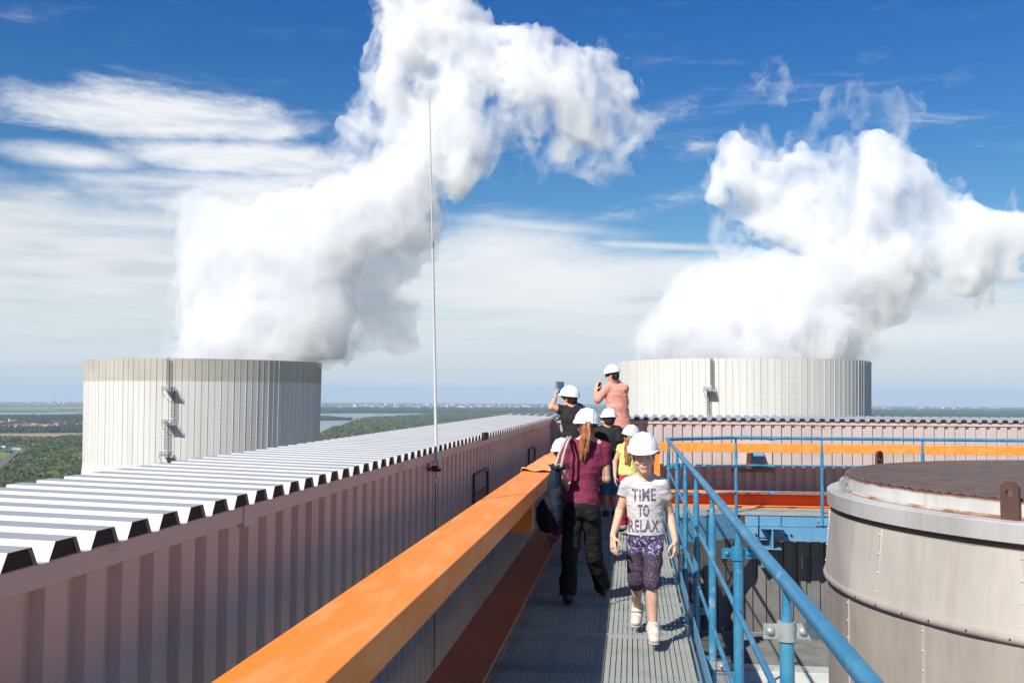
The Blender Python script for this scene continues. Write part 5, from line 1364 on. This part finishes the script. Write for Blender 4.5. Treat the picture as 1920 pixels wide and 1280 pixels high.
trousers(Wm, fabric('black_denim', (.011, .010, .010), (.006, .006, .006), .75, (12, .004)), .013, .985, 1.35, 'trousers', .007, 12)
f = MB()
for px, py in ((1118, 945), (1124, 942)): f.sphere(P(px, py, 8.20), .004, 8, 6)
for q in 'LR': shoe(Wm, q, m_dark_shoe, m_dark_sole, .235, .040)
s_ = SDF(P(1070, 885, 8.1)-.02, P(1125, 780, 8.5)+.02, .0045); rg2 = random.Random(3)
for k in range(16):
    a = rg2.uniform(-1, 1); b_ = rg2.uniform(-1, 1); top_ = P(1101+a*7, 792, 8.26+b_*.015); m1 = P(1099+a*9, 822, 8.235+b_*.02); m2 = P(1097+a*8-2, 845, 8.235+b_*.015); e = P(1094+a*5-2, rg2.uniform(852, 868), 8.24+b_*.012)
    s_.cap(top_, m1, .008, .012, k=.006); s_.cap(m1, m2, .012, .011, k=.006); s_.cap(m2, e, .010, .003, k=.006)
s_.noise(.004, .014, 3, stretch=(1, 1, .15), band=.02)
s_.build('ponytail', m_hair_r, Wm['root'])
# shoulder bag
m_navy = fabric('navy_canvas', (.014, .021, .042), (.009, .013, .026), .8, (16, .008)); m_bag_black = fabric('black_canvas', (.008, .008, .010), None, .8, (16, .008)); m_strap = fabric('cream_webbing', (.50, .42, .38), None, .8, (30, .001))
bag = thing('shoulder_bag', P(1035, 995, 8.16), 'big navy and black cloth bag hanging by cream straps from the shoulder of the woman', 'bag')
Yb = 8.12
s_ = SDF(P(995, 1010, Yb-.16), P(1080, 855, Yb+.2), .0065)
for px, py, rx, ry, rz in ((1032, 965, .105, .085, .125), (1040, 925, .075, .07, .14), (1045, 893, .055, .055, .08), (1030, 985, .06, .06, .05)):
    s_.ell(P(px, py, Yb), (rx, ry, rz), k=.06)
s_.noise(.013, .10, 3, stretch=(1, 1, .6), seed=8); s_.cut(P(1046, 874, Yb), (0, 0, 1)); 
o = s_.build('pouch', m_navy, bag); o.data.materials.append(m_bag_black)
cen = np.array([p_.center[:] for p_ in o.data.polygons])+world_loc(bag)
a_, b_ = P(1027, 905, Yb), P(1050, 995, Yb); nx, nz = (b_-a_)[2], -(b_-a_)[0]
o.data.polygons.foreach_set('material_index', ((cen[:, 0]-a_[0])*nx+(cen[:, 2]-a_[2])*nz > 0).astype(np.int32))
s_ = SDF(P(1025, 885, Yb-.1), P(1070, 862, Yb+.12), .006); s_.ell(P(1046, 876, Yb), (.062, .058, .02), k=0); s_.noise(.008, .03, 2); s_.build('gathered_top', m_navy, bag)
for dx, dy in ((-5, 0), (6, -.03)):
    pts = [P(1046+dx, 876, Yb+dy), P(1052+dx*.8, 852, Yb+dy-.005), P(1060+dx*.6, 830, Yb+.02+dy), P(1067+dx*.5, 819.5, Yb+.14), P(1067+dx*.4, 822, Yb+.30), P(1055, 850, Yb+.36), P(1048, 880, Yb+.12)]
    f = MB(); f.tube(pts, .011, 8, False)
    f.build('strap', m_strap, bag)

# ---- man in black photographing with a phone
Jm = jp(12.8, head=(1068, 746.5, 12.8), neck=(1073, 761), pelvis=(1083, 838), shL=(1057, 770), shR=(1090, 770), elL=(1034, 763, 12.75), wrL=(1042, 743, 12.95), elR=(1074, 757, 13.25), wrR=(1060, 737, 13.1),
        hpL=(1076, 848), hpR=(1092, 848), knL=(1074, 915, 12.85), anL=(1074, 975, 12.75), toeL=(1068, 984, 12.9), knR=(1096, 915, 12.8), anR=(1098, 975, 12.75), toeR=(1094, 984, 12.95))
Mn = person('man in black t-shirt and white hard hat holding up a phone', Jm, 1.0, 1.02, (-.35, .94, 0), (-.85, .5, .05), (.02, 0, 1), 1.0, .0105,
    hands=(('L', (.2, .2, .9), (.9, -.1, 0), (.2, -.9, .2), .19, .6), ('R', (-.3, .1, .9), (-.9, 0, 0), (0, -1, .3), .19, .6)), hat=1.02, hair=(m_hair_d, 1.0), hatlift=.028, hattilt=-.05)
shirt(Mn, fabric('black_jersey', (.022, .020, .021), (.014, .013, .013), .85, (11, .008)), .014, .52, .02, 't_shirt', .006, 1.2, True, 15, box=1.0)
trousers(Mn, fabric('grey_cotton', (.10, .095, .085)), .014, .97, 1.2, 'trousers', .008, 17)
for q in 'LR': shoe(Mn, q, m_dark_shoe, m_dark_sole, .27, .045)
m_screen = bpy.data.materials.new('phone_screen'); m_screen.use_nodes = True; bb = m_screen.node_tree.nodes['Principled BSDF']; bb.inputs['Base Color'].default_value = (.01, .03, .06, 1); bb.inputs['Emission Color'].default_value = (.03, .12, .28, 1); bb.inputs['Emission Strength'].default_value = .5; bb.inputs['Roughness'].default_value = .15
ph = P(1051.5, 726, 12.93); r = thing('phone', ph, 'phone in an open dark flip cover held up by the man in black', 'phone')
f = MB(); f.obox(ph, (.97, -.22, 0), (.22, .97, 0), (0, 0, 1), .040, .006, .072); f.build('phone_body', m_black, r, bevel=.003)
f = MB(); f.obox(ph+np.array((-.22*.0085, -.97*.0085, 0)), (.97, -.22, 0), (.22, .97, 0), (0, 0, 1), .034, .0015, .062); f.build('screen', m_screen, r)
f = MB(); f.obox(ph+np.array((-.052, .02, .004)), (.5, -.86, 0), (.86, .5, 0), (0, 0, 1), .030, .003, .075); f.build('flip_cover', M('flip_cover', (.16, .17, .19), .6), r)

# ---- man in salmon shirt
Jp = jp(16.05, head=(1149, 703, 16.0), neck=(1154, 716), pelvis=(1162, 800), shL=(1138, 728, 15.98), shR=(1170, 728, 16.05), elL=(1121, 749, 15.95), wrL=(1117, 732, 16.15), elR=(1160, 757, 16.38), wrR=(1126, 733, 16.4),
        hpL=(1154, 808), hpR=(1170, 808), knL=(1154, 860, 16.0), anL=(1154, 905, 16.05), toeL=(1150, 912, 16.1), knR=(1172, 860, 16.1), anR=(1173, 905, 16.1), toeR=(1170, 912, 16.15))
Pk = person('tall man in salmon pink shirt and white hard hat photographing with both hands raised', Jp, 1.07, 1.08, (-.45, .9, 0), (-.9, .42, -.18), (-.08, 0, 1), 1.02, .0115,
    hands=(('L', (.15, .15, .95), (.7, .6, 0), (.2, -.9, .2), .20, .35), ('R', (-.2, -.1, .95), (-.7, .3, 0), (0, -1, .3), .20, .5)), hat=1.0, hair=(m_hair_d, 1.15), hatlift=.035, hattilt=.0)
shirt(Pk, fabric('salmon_cotton', (.68, .30, .23), (.58, .24, .185), .85, (8, .012)), .017, 1.55, .04, 'shirt', .006, 1.2, False, 21, 1.08, .20, box=1.08)
s_ = SDF(Jp['neck']-.12, Jp['neck']+.12, .008); s_.cap(Jp['neck']-np.array((0, 0, .01)), Jp['neck']+np.array((-.01, .01, .05)), .072, .066, k=0); s_.cap(Jp['neck']+np.array((0, 0, .02)), Jp['neck']+np.array((-.01, .01, .13)), .058, .055, k=.0, op='sub'); s_.cut(Jp['neck']+np.array((0, 0, .055)), (0, 0, 1)); s_.build('collar', MATS['salmon_cotton'], Pk['root'])
trousers(Pk, fabric('beige_cotton', (.36, .28, .20)), .018, .97, 1.25, 'trousers', .009, 23)
for q in 'LR': shoe(Pk, q, m_dark_shoe, m_dark_sole, .28, .046)
f = MB(); hc, Hh = Pk['c'], Pk['H']
pp = [hc+Pk['Rh']*s1*.074*Hh*kk+Pk['Fh']*ff*Hh+Pk['Uh']*.006*Hh for s1, kk, ff in ((-1, 1.02, .01), (-1, .95, .075), (-1, .1, .104), (1, .95, .075), (1, 1.02, .01))]
f.tube(pp, .004, 6); 
for s1 in (-1, 1): f.obox(hc+Pk['Rh']*s1*.034*Hh+Pk['Fh']*.098*Hh, Pk['Rh'], Pk['Uh'], Pk['Fh'], .025, .018, .003)
f.build('glasses', m_black, Pk['root'])
ph = P(1124, 725, 16.2); r = thing('phone', ph, 'small dark phone between the hands of the man in the salmon shirt', 'phone')
MB().obox(ph, (.8, -.6, 0), (.6, .8, 0), (0, 0, 1), .036, .005, .07).build('phone_body', m_black, r, bevel=.002)

# ---- boy in black shirt and jean shorts
Jk = jp(13.5, head=(1142, 787), neck=(1141, 800), pelvis=(1144, 870), shL=(1123, 808), shR=(1158, 808), elL=(1117, 840, 13.5), wrL=(1121, 862, 13.7), elR=(1162, 838, 13.45), wrR=(1156, 858, 13.75),
        hpL=(1136, 880), hpR=(1152, 880), knL=(1136, 924, 13.5), anL=(1136, 960, 13.5), toeL=(1134, 966, 13.65), knR=(1152, 924, 13.5), anR=(1153, 960, 13.5), toeR=(1153, 966, 13.65))
Kb = person('boy in black t-shirt, jean shorts and hard hat between the woman and girl', Jk, .87, .88, (-.12, 1, 0), (-.2, 1, -.1), (0, 0, 1), .95, .0105,
    hands=(('L', (.3, .8, 0), (.7, 0, -.7), (0, 0, 1), .17, .6), ('R', (-.3, .8, 0), (-.7, 0, -.7), (0, 0, 1), .17, .6)), hat=.99, hair=(m_hair_d, .95), hatlift=.032)
shirt(Kb, MATS['black_jersey'], .024, .75, .03, 't_shirt', .007, 1.4, True, 31, 1.1, box=1.05)
trousers(Kb, fabric('blue_denim', (.10, .19, .30), (.05, .10, .18), .85, (14, .005)), .026, .53, 1.25, 'jean_shorts', .008, 33)
for q in 'LR': shoe(Kb, q, m_dark_shoe, m_dark_sole, .24, .042)

# ---- girl in yellow
Jg = jp(12.35, head=(1182, 819, 12.35), neck=(1180, 831), pelvis=(1178, 891), shL=(1164, 840), shR=(1195, 841), elL=(1153, 866, 12.35), wrL=(1153, 893, 12.25), elR=(1201, 868, 12.35), wrR=(1200, 892, 12.5),
        hpL=(1171, 899), hpR=(1186, 899), knL=(1170, 945, 12.4), anL=(1168, 985, 12.5), toeL=(1164, 994, 12.62), knR=(1186, 945, 12.3), anR=(1188, 985, 12.3), toeR=(1189, 994, 12.45))
Gg = person('girl with long brown ponytail, yellow t-shirt, red trousers and tilted white hard hat', Jg, .77, .76, (.1, 1, 0), (.35, .93, -.05), (.22, 0, 1), .92, .0095,
    hands=(('L', P(1154, 908, 12.22)-P(1153, 893, 12.25), (1, .2, 0), (.2, -.9, 0), .145, .6), ('R', (-.1, .2, -.9), (-1, 0, 0), (0, -1, 0), .145, .6)), hat=.98, hair=(m_hair_g, .9), female=True, hatlift=.025)
shirt(Gg, fabric('yellow_jersey', (.68, .62, .20), (.60, .54, .16), .85, (14, .006)), .012, .30, .0, 't_shirt', .005, 1.3, True, 41, box=.9)
trousers(Gg, fabric('red_cotton', (.42, .025, .04), (.30, .018, .03), .85), .016, .94, 1.15, 'trousers', .007, 43)
for q in 'LR': shoe(Gg, q, m_grey_shoe, m_dark_sole, .21, .038)
s_ = SDF(P(1155, 880, 12.1), P(1200, 808, 12.5), .006)
for k in range(12):
    a = rg2.uniform(-1, 1); b_ = rg2.uniform(-1, 1); p0 = P(1182+a*4, 815, 12.245+b_*.01); p1 = P(1177+a*5, 838, 12.235+b_*.012); p2 = P(1174+a*5, rg2.uniform(858, 872), 12.24+b_*.01)
    s_.cap(p0, p1, .009, .012, k=.006); s_.cap(p1, p2, .011, .004, k=.006)
s_.noise(.004, .014, 3, stretch=(1, 1, .15), band=.02); s_.build('ponytail', m_hair_g, Gg['root'])

# ---- child mostly hidden behind the woman
Jc = jp(10.0, head=(1055, 850, 10.0), neck=(1064, 866), pelvis=(1073, 935), shL=(1058, 877), shR=(1082, 877), elL=(1060, 905, 10.15), wrL=(1062, 893, 10.35), elR=(1080, 905, 10.1), wrR=(1075, 893, 10.3),
        hpL=(1059, 945), hpR=(1074, 945), knL=(1054, 975, 10.15), anL=(1044, 1005, 10.15), toeL=(1032, 1008, 10.22), knR=(1078, 985, 10.15), anR=(1080, 1037, 10.3), toeR=(1080, 1045, 10.42))
Cc = person('small child with white hard hat and pink shoes almost hidden behind the woman', Jc, .72, .72, (-.2, .95, 0), (.05, .95, -.30), (-.10, 0, 1), .90, .009,
    hands=(('L', (0, .5, .8), (.8, .3, 0), (0, -1, .2), .135, .6), ('R', (0, .5, .8), (-.8, .3, 0), (0, -1, .2), .135, .6)), hat=1.0, hair=(m_hair_b, .9), hatlift=.03, hattilt=-.25)
shirt(Cc, fabric('dark_pink_jersey', (.20, .04, .08)), .012, .5, .0, 't_shirt', .008, 1.2, True, 51)
trousers(Cc, fabric('dark_pink_cotton', (.16, .03, .06)), .012, .93, 1.1, 'trousers', .006, 53)
for q in 'LR': shoe(Cc, q, m_pink_shoe, m_sole, .19, .036)
